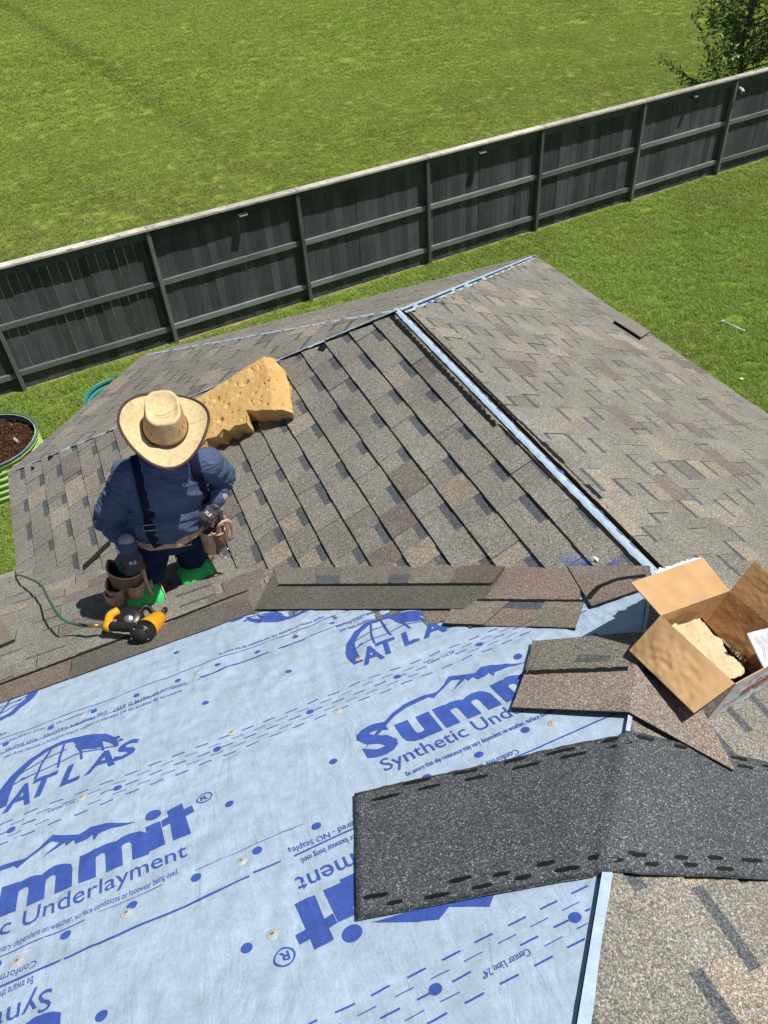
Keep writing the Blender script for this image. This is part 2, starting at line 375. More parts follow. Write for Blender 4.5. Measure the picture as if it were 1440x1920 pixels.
# ------------------------------------------------------------------ tree beyond the fence
M_BARK = simple('tree_bark', (.16, .13, .1), .9, .2, .3, 30, .5)
def leaf_mat():
    t = NT('tree_leaves'); g = t.n('NewGeometry')
    c = t.ramp(g.outputs['Random Per Island'], [(0, (.06, .13, .02)), (.5, (.11, .21, .035)), (.85, (.19, .3, .06)), (1, (.34, .43, .12))])
    t.col(c); t.rough(.32, .5); tr = t.n('BsdfTranslucent'); t.l(c, tr.inputs[0]); mx = t.n('MixShader'); mx.inputs[0].default_value = .25
    t.l(t.b.outputs[0], mx.inputs[1]); t.l(tr.outputs[0], mx.inputs[2]); t.l(mx.outputs[0], t.out.inputs[0]); return t.m
M_LEAF = leaf_mat()
rnd = random.Random(3)
tr_base = V((14.15, 12.0, zg))
tree = empty('broadleaf_tree', tr_base, 'leafy green tree just beyond the fence at its far right end', 'tree')
bm = bmesh.new(); tips = []
tube(bm, catmull([tr_base, tr_base+V((.05, 0, .9)), tr_base+V((-.05, .1, 1.8)), tr_base+V((.1, 0, 3.6))]), [.1-.0028*i for i in range(25)], 8)
for i in range(46):
    z0 = rnd.uniform(.3, 3.2); a = rnd.uniform(0, 6.283); ln = rnd.uniform(.8, 1.65)*(1.1 if z0 < 2.5 else .8); st = tr_base+V((0, 0, z0))
    en = st+V((math.cos(a)*ln, math.sin(a)*ln, ln*rnd.uniform(.15, .8))); md = (st+en)/2+V((rnd.uniform(-.1, .1), rnd.uniform(-.1, .1), -.05))
    c = catmull([st, md, en], 5); tube(bm, c, [.022-.0017*j for j in range(len(c))], 5)
    for k in range(3, len(c)): tips.append((c[k], .2+.1*rnd.random()))
    for k in range(3):
        p0 = c[rnd.randint(3, len(c)-1)]; e2 = p0+V((rnd.uniform(-.5, .5), rnd.uniform(-.5, .5), rnd.uniform(-.1, .5))); tube(bm, [p0, (p0+e2)/2+V((0, 0, .03)), e2], [.007, .005, .003], 4)
        tips += [((p0+e2)/2, .15), (e2, .2)]
# two long sprigs on the left of the crown
for e in (V((12.35, 12.75, zg+1.6)), V((12.9, 12.3, zg+1.1)), V((13.3, 12.9, zg+2.3)), V((13.0, 11.6, zg+1.2))):
    st = tr_base+V((-.2, 0, .7)); c = catmull([st, (st+e)/2+V((0, 0, -.12)), e], 6); tube(bm, c, [.014-.0008*j for j in range(len(c))], 5)
    tips += [(p, .11) for p in c[4:]]
bmobj('trunk', bm, M_BARK, tree, True)
vs = []; fs = []
for p, r in tips:
    for k in range(rnd.randint(10, 17)):
        d = V((rnd.gauss(0, 1), rnd.gauss(0, 1), rnd.gauss(0, 1))).normalized()*r*rnd.random()**.5; c = p+d
        a = V((rnd.gauss(0, 1), rnd.gauss(0, 1), rnd.gauss(-.3, .6))).normalized(); n = V((rnd.gauss(0, .6), rnd.gauss(0, .6), 1)); b = a.cross(n).normalized(); n = b.cross(a)
        l = rnd.uniform(.04, .085); wd = l*.36; kk = len(vs)
        vs += [c-a*l, c+b*wd-n*.006, c+a*l, c-b*wd-n*.006, c+n*-.0, ]
        fs += [(kk, kk+1, kk+2), (kk, kk+2, kk+3)]
mk('crown', vs, fs, M_LEAF, tree)

# ------------------------------------------------------------------ house
house = empty('house', V((0, -2, zg)), 'house with a hip and gable shingle roof half re-roofed over pale blue underlayment', 'house')
M_SOFF = simple('painted_trim', (.5, .47, .42), .6)
M_BRICK = simple('house_wall', (.3, .2, .15), .85, .2, .3, 25, .4)
M_GUT = simple('fascia_paint', (.33, .3, .27), .6)
o_ = .45
wallpts = [V((-w+o_, -L+w-o_, 0)), V((-w+o_, dy-.2, 0)), V((kx+.2, wb-o_, 0)), V((w-o_, wb-o_, 0)), V((w-o_, -7, 0)), V((-8, -7, 0)), V((-8, -L+w-o_, 0))]
vs = []; fs = []
for p in wallpts: vs += [V((p.x, p.y, zg)), V((p.x, p.y, ze-.12))]
n = len(wallpts)
for i in range(n): j = (i+1) % n; fs.append((2*i, 2*j, 2*j+1, 2*i+1))
mk('wall', vs, fs, M_BRICK, house)
eave = [V((-8.2, -L+w, ze)), V((-w, -L+w, ze)), D, K, B, V((w, -7.2, ze))]
bm = bmesh.new()
for a, b in zip(eave, eave[1:]):
    d = (b-a).normalized(); o2 = V((d.y, -d.x, 0)) if True else 0
    c = (a+b)/2+V((0, 0, -.085)); box(bm, c+V((-d.y, d.x, 0))*-.012, d, V((-d.y, d.x, 0)), Z, (b-a).length, .022, .15)
bmobj('fascia', bm, M_GUT, house)
vs = [p+V((0, 0, -.13)) for p in eave]+[V((-8.2, -7.2, ze-.13))]
mk('soffit', vs, [tuple(range(len(vs)))], M_SOFF, house)

# roof decks (each roof slope is a part; its shingles are sub-parts)
def deck(name, pts, label=None):
    me = mk(name, [p-V((0, 0, .012)) for p in pts], [tuple(range(len(pts)))], M_DECK, house)
    if label: me['label'] = label
    return me
T = 2.7
Chip = V((-T, -L-T, s*T))
dM = deck('roof_slope', [V((-w, -L+w, ze)), D, A, C], 'shaded roof slope left of the ridge, behind the kneeling worker')
dR = deck('roof_slope', [B, A, C, Chip, V((-T, -7.2, s*T)), V((w, -7.2, ze))], 'sunlit roof slope right of the ridge')
dE = deck('roof_slope', [K, B, A], 'narrow roof slope facing the fence')
dK = deck('roof_slope', [D, K, A], 'corner roof slope above the garden beds')
dN = deck('roof_slope', [V((-8.2, -L+w, ze)), V((-w, -L+w, ze)), C, Chip, V((-8.2, -L-T, s*T))], 'near roof slope under the worker, part shingled and part underlayment')

PAL = [((.25, .231, .2), .64), ((.23, .214, .187), .2), ((.315, .268, .215), .09), ((.198, .168, .149), .07)]
def pal(rn):
    r = rn.random(); a = 0
    for c, p in PAL:
        a += p
        if r < a: break
    k = rn.uniform(.93, 1.07); return (c[0]*k, c[1]*k, c[2]*k, 1)
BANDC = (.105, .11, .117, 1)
EXP = .1432
def prism(vs, fs, ts, poly, P3, hfun, tint, hb=-.002):
    k = len(vs); n = len(poly)
    for p in poly: vs.append(P3(p[0], p[1], hfun(p[1])))
    for p in poly: vs.append(P3(p[0], p[1], hb))
    fs.append(tuple(range(k, k+n))); ts.append(tint)
    for i in range(n):
        j = (i+1) % n; fs.append((k+i, k+n+i, k+n+j, k+j)); 
        e0, e1 = poly[i], poly[j]; sf = .12 if abs(e0[1]-e1[1]) < .005 else .5  # butt faces tinted darkest, painting shade into the course lines
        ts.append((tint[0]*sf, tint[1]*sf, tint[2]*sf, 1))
def shingles(parent, P3, polys, v0, n0, n1, urange, seed, stair=None, thick=1.0, label=None):
    rn = random.Random(seed); cnt = 0
    for i in range(n0, n1):
        va, vb = v0+i*EXP, v0+(i+1)*EXP
        u = urange[0]-rn.uniform(0, 1.0)
        while u < urange[1]:
            ue = u+1.0; vs = []; fs = []; ts = []
            hb = lambda v: (.0138-.0103*(v-va)/EXP)*thick
            ht = lambda v: (.0165-.0115*(v-va)/EXP)*thick
            wob = [rn.uniform(-.0015, .0015) for _ in range(8)]
            segs = []; x = u+.0015
            while x < ue-.002:
                tw = rn.choice((.12, .16, .2, .24)); gw = rn.choice((.1, .13, .17)); segs.append((x, min(x+tw, ue-.0015), 1, pal(rn), rn.uniform(-.002, .002))); x += tw
                if x < ue-.03: segs.append((x, min(x+gw, ue-.0015), 0, pal(rn), 0)); x += gw
            for poly in polys:
                poly2 = stair(poly, va, vb) if stair else poly
                for (a, b, t, tint, jj) in segs:
                    if t:
                        c = clippoly([(a, va+jj), (b, va+jj), (b, vb), (a, vb)], poly2)
                        if len(c) > 2: prism(vs, fs, ts, c, P3, ht, tint)
                    else:
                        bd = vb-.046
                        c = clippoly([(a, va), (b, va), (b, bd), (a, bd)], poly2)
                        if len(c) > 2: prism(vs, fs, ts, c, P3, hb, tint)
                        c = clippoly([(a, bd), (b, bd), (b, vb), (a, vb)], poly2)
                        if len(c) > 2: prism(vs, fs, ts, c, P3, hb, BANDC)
            if fs:
                m = mk('shingle', vs, fs, M_SH, parent, tint=ts); cnt += 1
            u = ue+.001
    return cnt
# slope M (u = y, v from eave upward)
PM = lambda u, v, h: Mp(-w+v/q, u, h)
shingles(dM, PM, [[(-L+w-.02, 0), (dy, 0), (-.03, 2.70), (-L-.0, 2.70)]], 0, 0, 19, (-2.3, 1.3), 11)
# slope R
PR = lambda u, v, h: Rp(w-v/q, u, h)
def stairAB(poly, va, vb):
    lim = wb-(va+.35*EXP)/q-.045 if va > .1 else 9
    return clippoly(poly, [(-7.2, va-.02), (lim, va-.02), (lim, vb+.02), (-7.2, vb+.02)]) or poly
shingles(dR, PR, [[(wb, 0), (0, 2.66), (-L, 2.66), (-L, 0)], [(-L, 0), (-L, w*q), (-5.2, w*q), (-5.2, 0)]], 0, 0, 19, (-5.2, 2.45), 12, stair=stairAB)
vh = w*q
shingles(dR, PR, [[(-L-.004, vh), (-L-T-.004, vh+T*q), (-5.2, vh+T*q), (-5.2, vh)]], 0, 19, 37, (-5.2, -2.25), 13)
# slopes E and K
qE = math.sqrt(1+(ze/wb)**2)
PE = lambda u, v, h: V((u, wb-v/qE, ze-ze/wb*v/qE))+V((0, -ze/wb, 1)).normalized()*h
shingles(dE, PE, [[(kx, 0), (w, 0), (0, wb*qE)]], 0, 0, 19, (-1.4, 2.5), 14, thick=.8)
KD = (D-K); lenKD = KD.length; uK = KD.normalized(); nK = (K-A).cross(D-A).normalized()
if nK.z < 0: nK = -nK
vK = nK.cross(uK).normalized()
if vK.z < 0: vK = -vK
PK = lambda u, v, h: K+uK*u+vK*v+nK*h
aK = ((A-K).dot(uK), (A-K).dot(vK))
shingles(dK, PK, [[(0, 0), (lenKD, 0), aK]], 0, 0, 20, (0, lenKD), 15, thick=.8)
# slope N : v' = v + 2.76 ; left part shingled up to course 10, top course keeps its headlap bare
PN = lambda u, v, h: Np(u, v-2.76, h)
pN = [(-4.6, 0), (-w+.0, .04), (-1.3, 1.3), (-1.3, 2.2), (-4.6, 2.2)]
pN = [(-4.6, 0), (-w, .04), (-.55, .04+1.91*q), (-4.6, .04+1.91*q)]
shingles(dN, PN, [pN], 0, 0, 12, (-4.6, -.6), 16)
# beyond the frame on the far left the slope is already finished

# shingle pieces with bare headlap and tar line
def panel(name, pts, mat, parent, lift=.004, thick=.004, tint=(.2, .175, .15, 1), P3=Np, sub=0, label=None, mats2=None):
    vs = [P3(a, b, lift+thick) for a, b in pts]+[P3(a, b, lift-.001) for a, b in pts]; n = len(pts)
    fs = [tuple(range(n))]+[(i, n+i, n+(i+1) % n, (i+1) % n) for i in range(n)]
    ts = [tint]+[(.03, .028, .025, 1)]*n
    o = mk(name, vs, fs, mat, parent, tint=ts if mat == M_SH else None)
    if label: o['label'] = label
    return o
def tarline(pts, parent, wd=.012, lift=.012, P3=Np, seed=1, name='sealant_strip'):
    rn = random.Random(seed); vs = []; fs = []; N = 0
    for (a, b) in zip(pts, pts[1:]):
        L_ = math.hypot(b[0]-a[0], b[1]-a[1]); n = max(2, int(L_/.012)); dx, dyy = (b[0]-a[0])/L_, (b[1]-a[1])/L_
        for i in range(n+1):
            t = i/n; x, y = a[0]+(b[0]-a[0])*t, a[1]+(b[1]-a[1])*t
            w1 = wd*rn.uniform(.75, 1.15); w2 = wd*rn.uniform(.6, 1.15)
            k = len(vs); vs += [P3(x-dyy*w1, y+dx*w1, lift), P3(x+dyy*w2, y-dx*w2, lift)]
            if i: fs.append((k-2, k-1, k+1, k))
    return mk(name, vs, fs, M_TAR, parent)
# N top course
for (ua, ub, c) in ((-4.6, -3.6, 0), (-3.597, -2.86, 0), (-2.857, -2.075, 1), (-2.072, -1.32, 2)):
    t_ = (.2+.01*c, .165, .135, 1) if c < 2 else (.15, .135, .118, 1)
    panel('shingle', [(ua, -1.06), (ub, -1.075), (ub, -.852-.004*c), (ua, -.856)], M_SH, dN, .004, .004, t_)
tarline([(-4.6, -1.07), (-2.35, -1.035), (-2.07, -1.05), (-1.79, -1.075), (-1.51, -1.1), (-1.3, -1.12)], dN, .0095, .0115)
# woven valley shingle ends lying across onto the near slope
teeth = [(-1.332, -.85), (-1.202, -.705), (-1.063, -.53), (-.927, -.385), (-.803, -.2), (-.693, -.08)]
for i, (ut, vt) in enumerate(teeth):
    ue = teeth[i+1][0] if i+1 < len(teeth) else ut+.17
    vv = lambda uu: uu*q-.0
    panel('shingle', [(ut, vt), (ue+.05, vt), (ue+.05, (ue+.05)*q), (ut, ut*q)], M_SH, dN, .002+.0008*(i % 2), .004, (.21, .18, .15, 1))
# two runners laid along the valley
panel('shingle', [(-1.15, -1.262), (-.349, -.432), (-.613, -.174), (-1.314, -.868)], M_SH, dN, .011, .005, (.13, .12, .105, 1), label='dark shingle laid along the valley with its plain headlap toward the underlayment')
rn = random.Random(5)
def lerp2(a, b, t): return (a[0]+(b[0]-a[0])*t, a[1]+(b[1]-a[1])*t)
a0, a1, b0, b1 = (-1.15, -1.262), (-.349, -.432), (-1.175, -1.035), (-.484, -.31)
for (t0, t1, c) in ((0, .2, 0), (.2, .32, 1), (.32, .55, 0), (.55, .64, 1), (.64, .82, 0), (.82, 1, 2)):
    tt = [(.2, .178, .152, 1), BANDC, (.15, .12, .1, 1)][c]
    if c == 1:
        m0 = .45; panel('shingle_tab', [lerp2(lerp2(a0, b0, 0), lerp2(a1, b1, 0), t0), lerp2(a0, a1, t1), lerp2(lerp2(a0, b0, m0), lerp2(a1, b1, m0), t1), lerp2(lerp2(a0, b0, m0), lerp2(a1, b1, m0), t0)], M_SH, dN, .0162, .0012, (.18, .16, .14, 1))
        panel('shingle_tab', [lerp2(lerp2(a0, b0, m0), lerp2(a1, b1, m0), t0), lerp2(lerp2(a0, b0, m0), lerp2(a1, b1, m0), t1), lerp2(b0, b1, t1), lerp2(b0, b1, t0)], M_SH, dN, .0162, .0012, tt)
    else: panel('shingle_tab', [lerp2(a0, a1, t0), lerp2(a0, a1, t1), lerp2(b0, b1, t1), lerp2(b0, b1, t0)], M_SH, dN, .0162, .0035, tt)
tarline([b0, lerp2(b0, b1, .5), b1], dN, .0085, .0205, seed=3)
r2p = [(-.46, -.515), (-.16, -.185), (-.44, .185), (-.758, -.165)]
panel('shingle', r2p, M_SH, dN, .0085, .005, (.24, .185, .155, 1), label='reddish shingle laid along the valley below the box')
c0, c1 = (-.585, -.235), (-.315, .05)
for (t0, t1, c) in ((0, .33, 0), (.33, .66, 1), (.66, 1, 0)):
    e0, e1 = (-.758, -.165), (-.44, .185)
    if c: panel('shingle_tab', [lerp2(c0, c1, t0), lerp2(c0, c1, t1), lerp2(lerp2(c0, e0, .3), lerp2(c1, e1, .3), t1), lerp2(lerp2(c0, e0, .3), lerp2(c1, e1, .3), t0)], M_SH, dN, .0138, .001, BANDC)
    else: panel('shingle_tab', [lerp2(c0, c1, t0), lerp2(c0, c1, t1), lerp2(e0, e1, t1), lerp2(e0, e1, t0)], M_SH, dN, .0138, .003, (.23, .2, .165, 1))
tarline([c0, c1], dN, .0095, .0175, seed=4)
panel('shingle', [(-.2, -.235), (-.0, -.005), (-.1, .12), (-.32, .1)], M_SH, dN, .014, .004, (.22, .175, .15, 1))
tarline([(-.3, .05), (-.22, .0), (-.14, .0), (-.06, .05)], dN, .012, .0195, seed=6)

# underlayment on the near slope
def Wr(u, v):
    h = .0032*noise.noise(V((u*4+v*2.2, v*3-u, 1.7)))+.0022*noise.noise(V((u*9-v*5, v*6+u*4, 9.1)))
    damp = .35 if v < -.8 or (v > .3 and u > -1.5) else 1
    k = max(0, 1-abs(v+.35)/.5)*max(0, 1-abs(u+1.05)/.7)
    h += k*.0035*noise.noise(V((u*22+v*3, v*5, 4)))
    h += .0015*noise.noise(V((u*3+v*16, v*3-u*8, 2)))*(1 if v < .6 else .4)
    for (a_, b_, sc_, am) in ((9, 3.5, 1.3, .0024), (4, 9, 5.1, .0018), (15, -7, 8.3, .0016)):
        n_ = noise.noise(V((u*a_+v*2, v*b_-u*1.5, sc_))); m_ = noise.noise(V((u*1.7, v*1.7, sc_+9)))+.25
        if m_ > 0: h += am*max(0, 1-abs(n_)*5)*min(1, m_*2.2)
    return min(.0105, h*1.5*damp+.005*(1 if damp == 1 else .6))
def lift_e(v): return .0014 if v > .612 else 0
def Nw(u, v, h=0): return Np(u, v, Wr(u, v)+lift_e(v)+h)
def usheet(name, u0, u1, v0, v1, step, label):
    nu = int((u1-u0)/step)+1; nv = int((v1-v0)/step)+1; idx = {}; vs = []; fs = []
    for j in range(nv+1):
        v = v0+(v1-v0)*j/nv; ur = -v/q+.012 if v > .65 else (-v/q+.005 if v > .0 else 9)
        ur = min(ur, -max(v, -9)/q+.0) if v > 0 else (v/q+.02 if False else -.0+v/q)
        for i in range(nu+1):
            uu = u0+(min(u1, ur)-u0)*i/nu; idx[i, j] = len(vs); vs.append(Np(uu, v, Wr(uu, v)+(.0014 if v0 > .5 else 0)))
    for j in range(nv):
        for i in range(nu): fs.append((idx[i, j], idx[i+1, j], idx[i+1, j+1], idx[i, j+1]))
    o = mk(name, vs, fs, M_UL, house, smooth=True); o['label'] = label; return o
ul1 = usheet('underlayment', -3.4, 0, -.92, .63, .0105, 'pale blue printed underlayment sheet between the shingles and the lap line')
ul2 = usheet('underlayment', -4.6, 0, .612, 2.5, .02, 'nearer pale blue printed underlayment sheet at the bottom of the view')
def pr_parent(v): return ul1 if v < .62 else ul2
# folded edge over the near hip
vs = []; fs = []
for i in range(100):
    t = .02+i*.028; wf = .021 if t > 1.03 else .008; cc = V((-t/q*1.0, 0, 0)); tx = t/q
    a = V((-tx, -L-tx, s*tx)); e1 = Rp(-tx+wf+.006*noise.noise(V((t*9, 0, 0))), -L-tx, .0185); vs += [a+V((0, 0, .0205)), e1]
    if i: k = 2*i; fs.append((k-2, k-1, k+1, k))
mk('underlayment', vs, fs, M_UL, house)['label'] = 'narrow fold of underlayment lapped over the near hip'
def to_print(me, f):
    bm = bmesh.new(); bm.from_mesh(me); bpy.data.meshes.remove(me)
    xs = [v.co.x for v in bm.verts]; ys = [v.co.y for v in bm.verts]
    if not xs: bm.free(); return None
    x0, x1, y0, y1 = min(xs), max(xs), min(ys), max(ys)
    return bm, x0, x1, y0, y1
def cutgrid(bm, st):
    xs = [v.co.x for v in bm.verts]; ys = [v.co.y for v in bm.verts]
    for ax, lo, hi in ((0, min(xs), max(xs)), (1, min(ys), max(ys))):
        t = lo+st
        while t < hi:
            co = (t, 0, 0) if ax == 0 else (0, t, 0); no = (1, 0, 0) if ax == 0 else (0, 1, 0)
            bmesh.ops.bisect_plane(bm, geom=bm.verts[:]+bm.edges[:]+bm.faces[:], plane_co=co, plane_no=no, dist=1e-6); t += st
def onsheet(bm, h):
    for a, b, c in ((q, 1, -.012), (-q, 1e-9, 9)):
        if not bm.verts: break
        no = V((a, b, 0)); nl = no.length
        bmesh.ops.bisect_plane(bm, geom=bm.verts[:]+bm.edges[:]+bm.faces[:], plane_co=no*(c/nl/nl), plane_no=no/nl, clear_outer=True, dist=1e-6)
    if not bm.faces: bm.free(); return False
    if all(v.co.x < -3.2 or v.co.y > 1.75 for v in bm.verts): bm.free(); return False
    for v in bm.verts: v.co = Nw(v.co.x, v.co.y, h)
    return True
def text(body, u, v, width, height=None, flip=False, bold=0, shear=0, curve=None, ink=M_INK, st=.014, right=False):
    cu = bpy.data.curves.new('lettering', 'FONT'); cu.body = body; cu.size = 1; cu.offset = bold; cu.shear = shear; cu.resolution_u = 3
    o = bpy.data.objects.new('t', cu); COL.objects.link(o); me = evalmesh(o); bpy.data.objects.remove(o)
    bm, x0, x1, y0, y1 = to_print(me, None)
    sx = width/(x1-x0); cap = .73; sy = (height/cap) if height else sx
    for vt in bm.verts: vt.co = V(((vt.co.x-x0)*sx, vt.co.y*sy, 0))
    cutgrid(bm, st)
    for vt in bm.verts:
        x, y = vt.co.x, vt.co.y
        if curve: y += curve(x/width)
        uu, vv_ = (u-x, v+y) if flip else (u+x, v-y)
        vt.co = V((uu, vv_, 0))
    if not onsheet(bm, .0014): return
    me = bpy.data.meshes.new('lettering'); bm.to_mesh(me); bm.free()
    fin('lettering', me, ink, pr_parent(v))
def shape(polys, name='printed_mark', st=.014, ink=M_INK, f=lambda a, b: (a, b)):
    bm = bmesh.new()
    for P in polys:
        vs = [bm.verts.new((a, b, 0)) for a, b in P]; bm.faces.new(vs)
    bm.normal_update(); bmesh.ops.triangulate(bm, faces=bm.faces[:]); cutgrid(bm, st)
    v0 = f(*P[0])[1]
    for vt in bm.verts:
        a, b = f(vt.co.x, vt.co.y); vt.co = V((a, b, 0))
    if not onsheet(bm, .0013): return
    me = bpy.data.meshes.new(name); bm.to_mesh(me); bm.free(); fin(name, me, ink, pr_parent(v0))
def each(polys, name):
    for P_ in polys: shape([P_], name, .014)
def disc(u, v, r=.0105, n=16, st=1): return [(u+r*math.cos(i*6.2832/n), v+r*math.sin(i*6.2832/n)) for i in range(n)]
def stroke(pts, wd):
    out = []
    for a, b in zip(pts, pts[1:]):
        L_ = math.hypot(b[0]-a[0], b[1]-a[1]) or 1; nx, ny = -(b[1]-a[1])/L_*wd/2, (b[0]-a[0])/L_*wd/2
        out.append([(a[0]+nx, a[1]+ny), (b[0]+nx, b[1]+ny), (b[0]-nx, b[1]-ny), (a[0]-nx, a[1]-ny)])
    return out
def ring(u, v, r, wd, n=28):
    c = [(u+r*math.cos(i*6.2832/n), v+r*math.sin(i*6.2832/n)) for i in range(n+1)]; return stroke(c, wd)
GL = [(-2.257, -.09), (-2.262, -.16), (-2.256, -.2), (-2.233, -.262), (-2.18, -.33), (-2.13, -.36), (-2.07, -.368), (-2.0, -.35), (-1.933, -.303), (-1.905, -.262), (-1.893, -.215), (-1.895, -.194), (-1.905, -.198), (-1.92, -.235), (-1.956, -.281), (-2.021, -.325), (-2.068, -.345), (-2.119, -.338), (-2.162, -.31), (-2.201, -.255), (-2.212, -.225), (-2.222, -.15), (-2.222, -.09)]
CONT = [(-2.041, -.335), (-2.02, -.325), (-1.951, -.277), (-1.942, -.23), (-1.967, -.232), (-2.007, -.251), (-2.025, -.288)]
LON = [[(-2.07, -.345), (-2.078, -.269), (-2.082, -.199)], [(-2.11, -.345), (-2.137, -.26), (-2.15, -.184)], [(-2.03, -.3), (-2.012, -.245), (-2.008, -.192)], [(-1.951, -.277), (-1.942, -.2)]]
LAT = [[(-2.222, -.2), (-2.191, -.214), (-2.137, -.222), (-2.083, -.228), (-2.029, -.24), (-1.97, -.225), (-1.9, -.2)], [(-2.215, -.25), (-2.14, -.285), (-2.06, -.3)]]
def globe(f):
    shape([GL], f=f); shape([CONT], f=f)
    shape([x for l in LON for x in stroke(l, .0085)]+[x for l in LAT for x in stroke(l, .006)]+[disc(-2.19, -.216, .008), disc(-1.886, -.225, .008)], f=f)
def atlas(du, dv, flip=False, cu=-3.256, cv=-1.04):
    f = (lambda a, b: (cu-(a+du), cv-(b+dv))) if flip else (lambda a, b: (a+du, b+dv))
    globe(f)
    lets = [('A', -2.232, .078, -.062, .118), ('T', -2.155, .078, -.078, .104), ('L', -2.072, .062, -.088, .098), ('A', -2.0, .094, -.095, .098), ('S', -1.915, .088, -.108, .09)]
    for ch, a, wd, b, h in lets:
        a2, b2 = f(a, b); text(ch, a2, b2, wd, h, flip=flip, bold=.03, shear=.25)
atlas(0, 0); atlas(1.15, -.035); atlas(0, 0, True)
atlas(1.195, 0, True)
MT = [(-2.42, .335), (-2.35, .27), (-2.29, .225), (-2.25, .205), (-2.178, .198), (-2.141, .206), (-2.106, .183), (-2.074, .151), (-2.032, .178), (-2.004, .195), (-1.974, .178), (-1.933, .196), (-1.851, .246), (-1.914, .232), (-1.952, .228), (-1.965, .247), (-1.968, .219), (-1.982, .229), (-2.012, .231), (-2.017, .209), (-2.038, .221), (-2.041, .204), (-2.1, .235), (-2.055, .195), (-2.075, .178), (-2.14, .216), (-2.16, .232), (-2.17, .216), (-2.25, .225), (-2.29, .245), (-2.35, .29)]
CV = 1.148
def summit(du, flip=False):
    f = (lambda a, b: (-3.247-(a+du), CV-b+(.008 if b > .4 else 0))) if flip else (lambda a, b: (a+du, b))
    shape([MT], f=f)
    for P_ in ([(-1.826, .384), (-1.784, .384), (-1.790, .284), (-1.829, .284)], [(-1.764, .384), (-1.718, .384), (-1.724, .306), (-1.700, .303), (-1.703, .274), (-1.726, .276), (-1.728, .243), (-1.770, .249), (-1.768, .281), (-1.788, .284), (-1.786, .312), (-1.766, .309)], disc(-1.807, .243, .0215)): shape([P_], 'lettering', f=f)
    for body, a, wd, h, b in (('S', -2.425, .1, .135, .384), ('u', -2.31, .108, .135, .384), ('m', -2.19, .175, .135, .384), ('m', -2.0, .175, .135, .384)):
        a2, b2 = f(a, b)
        text(body, a2, b2, wd, h*1.06, flip=flip, bold=.045)
    a2, b2 = f(-2.402, .462); text('Synthetic Underlayment', a2, b2, .667, .058, flip=flip, bold=.004)
    a2, b2 = f(-2.36, .516); text('Be aware that slip resistance may vary dependent on weather, surface conditions or footwear being used.', a2, b2, .6, .021, flip=flip, bold=.006)
    a2, b2 = f(-1.668, .261); shape(ring(0, 0, .021, .004), f=lambda a, b: (a2+a, b2+b)); a3, b3 = f(-1.679, .272); text('R', a3, b3, .02, .022, flip=flip, bold=.02)
summit(0); summit(1.195); summit(0, True); summit(1.195, True)
# small flipped lines of print near each roll edge
for uu in (-.885, -2.08, -3.275):
    text('Conforms to: ASTM D 8257   Cap Fasteners Required - NO Staples', uu, .592, .62, .022, flip=True, bold=.006)
for uu in (-1.65, -.455+.0, -2.845):
    text('Conforms to: ASTM D 8257   Cap Fasteners Required - NO Staples', uu, -.462, .62, .02, flip=True, bold=.006)
    text('Be aware that slip resistance may vary dependent on weather, surface conditions or footwear being used.', uu-.02, -.412, .6, .02, flip=True, bold=.006)
for uu in (-2.7, -1.51, -.3):
    text('Be aware that slip resistance may vary dependent on weather, surface', uu, -.572, .42, .02, bold=.006)
text('For Exposures or roof installations see printed lining', -1.97, -.52, .5, .016, flip=True, bold=.004)
def line(v, u0, u1, wd, amp=.004, sd=0):
    n = max(2, int((u1-u0)/.05)); P = [(u0+(u1-u0)*i/n, v+amp*noise.noise(V((u0*3+i*.31, sd, v*7)))) for i in range(n+1)]
    shape([x for x in stroke(P, wd)], 'printed_line', .05)
line(.627, -4.4, -1.605, .0065); line(.622, -1.595, -.6, .0055, .006)
line(.532, -4.4, -1.98, .0035, .003); line(.528, -1.95, -1.8, .002); line(.53, -1.72, -1.45, .0018, .008)
line(-.55, -4.4, -.9, .0038, .012, 1); line(-.443, -4.4, -1.6, .004, .008, 2); line(-.455, -1.6, -1.2, .008, .005, 3); line(-.462, -1.2, -.9, .004, .008, 4)
def dashes(vc, u0, u1, ctext):
    P = []; D_ = []
    for r in range(5):
        b = r % 2 == 0; i0 = int(u0/.0715)-1
        for i in range(i0, i0+int((u1-u0)/.0715)+3):
            uc = i*.0715+(.0 if b else .036)+(r//2)*.0+.008*noise.noise(V((i, r, vc)))
            vv = vc+(r-2)*.025+.004*noise.noise(V((uc*5, r*.1, vc)))
            if u0 < uc < u1 and not (r in (2, 3) and any(abs(uc-c) < .055 for c in ctext)):
                P += stroke([(uc-.019, vv), (uc+.019, vv)], .0045 if b else .0025)
    each(P, 'printed_dash')
for vc, u0, u1, off, cts in ((.045, -4.4, -.15, -1.604, (-2.05, -.855)), (1.106, -4.4, -1.0, -1.045, (-1.2, -2.395))):
    dashes(vc, u0, u1, cts)
    D_ = [disc(off+k*.2955, vc, .0125) for k in range(-9, 5) if u0 < off+k*.2955 < u1]
    each(D_, 'printed_dot')
    for c in cts:
        if vc > 1: text('Center Line 24"', c+.045, vc+.012, .1, .017, flip=True, bold=.002)
        else: text('Center Line 24"', c-.045, vc-.008, .1, .015, bold=.002)
each([disc(-.975+k*-.1495, .553, .0125) for k in range(0, 20)]+[disc(-.827, .536, .0125)], 'printed_dot')
each([disc(-1.228-k*.1495, -.5, .0115) for k in range(-1, 18)], 'printed_dot')
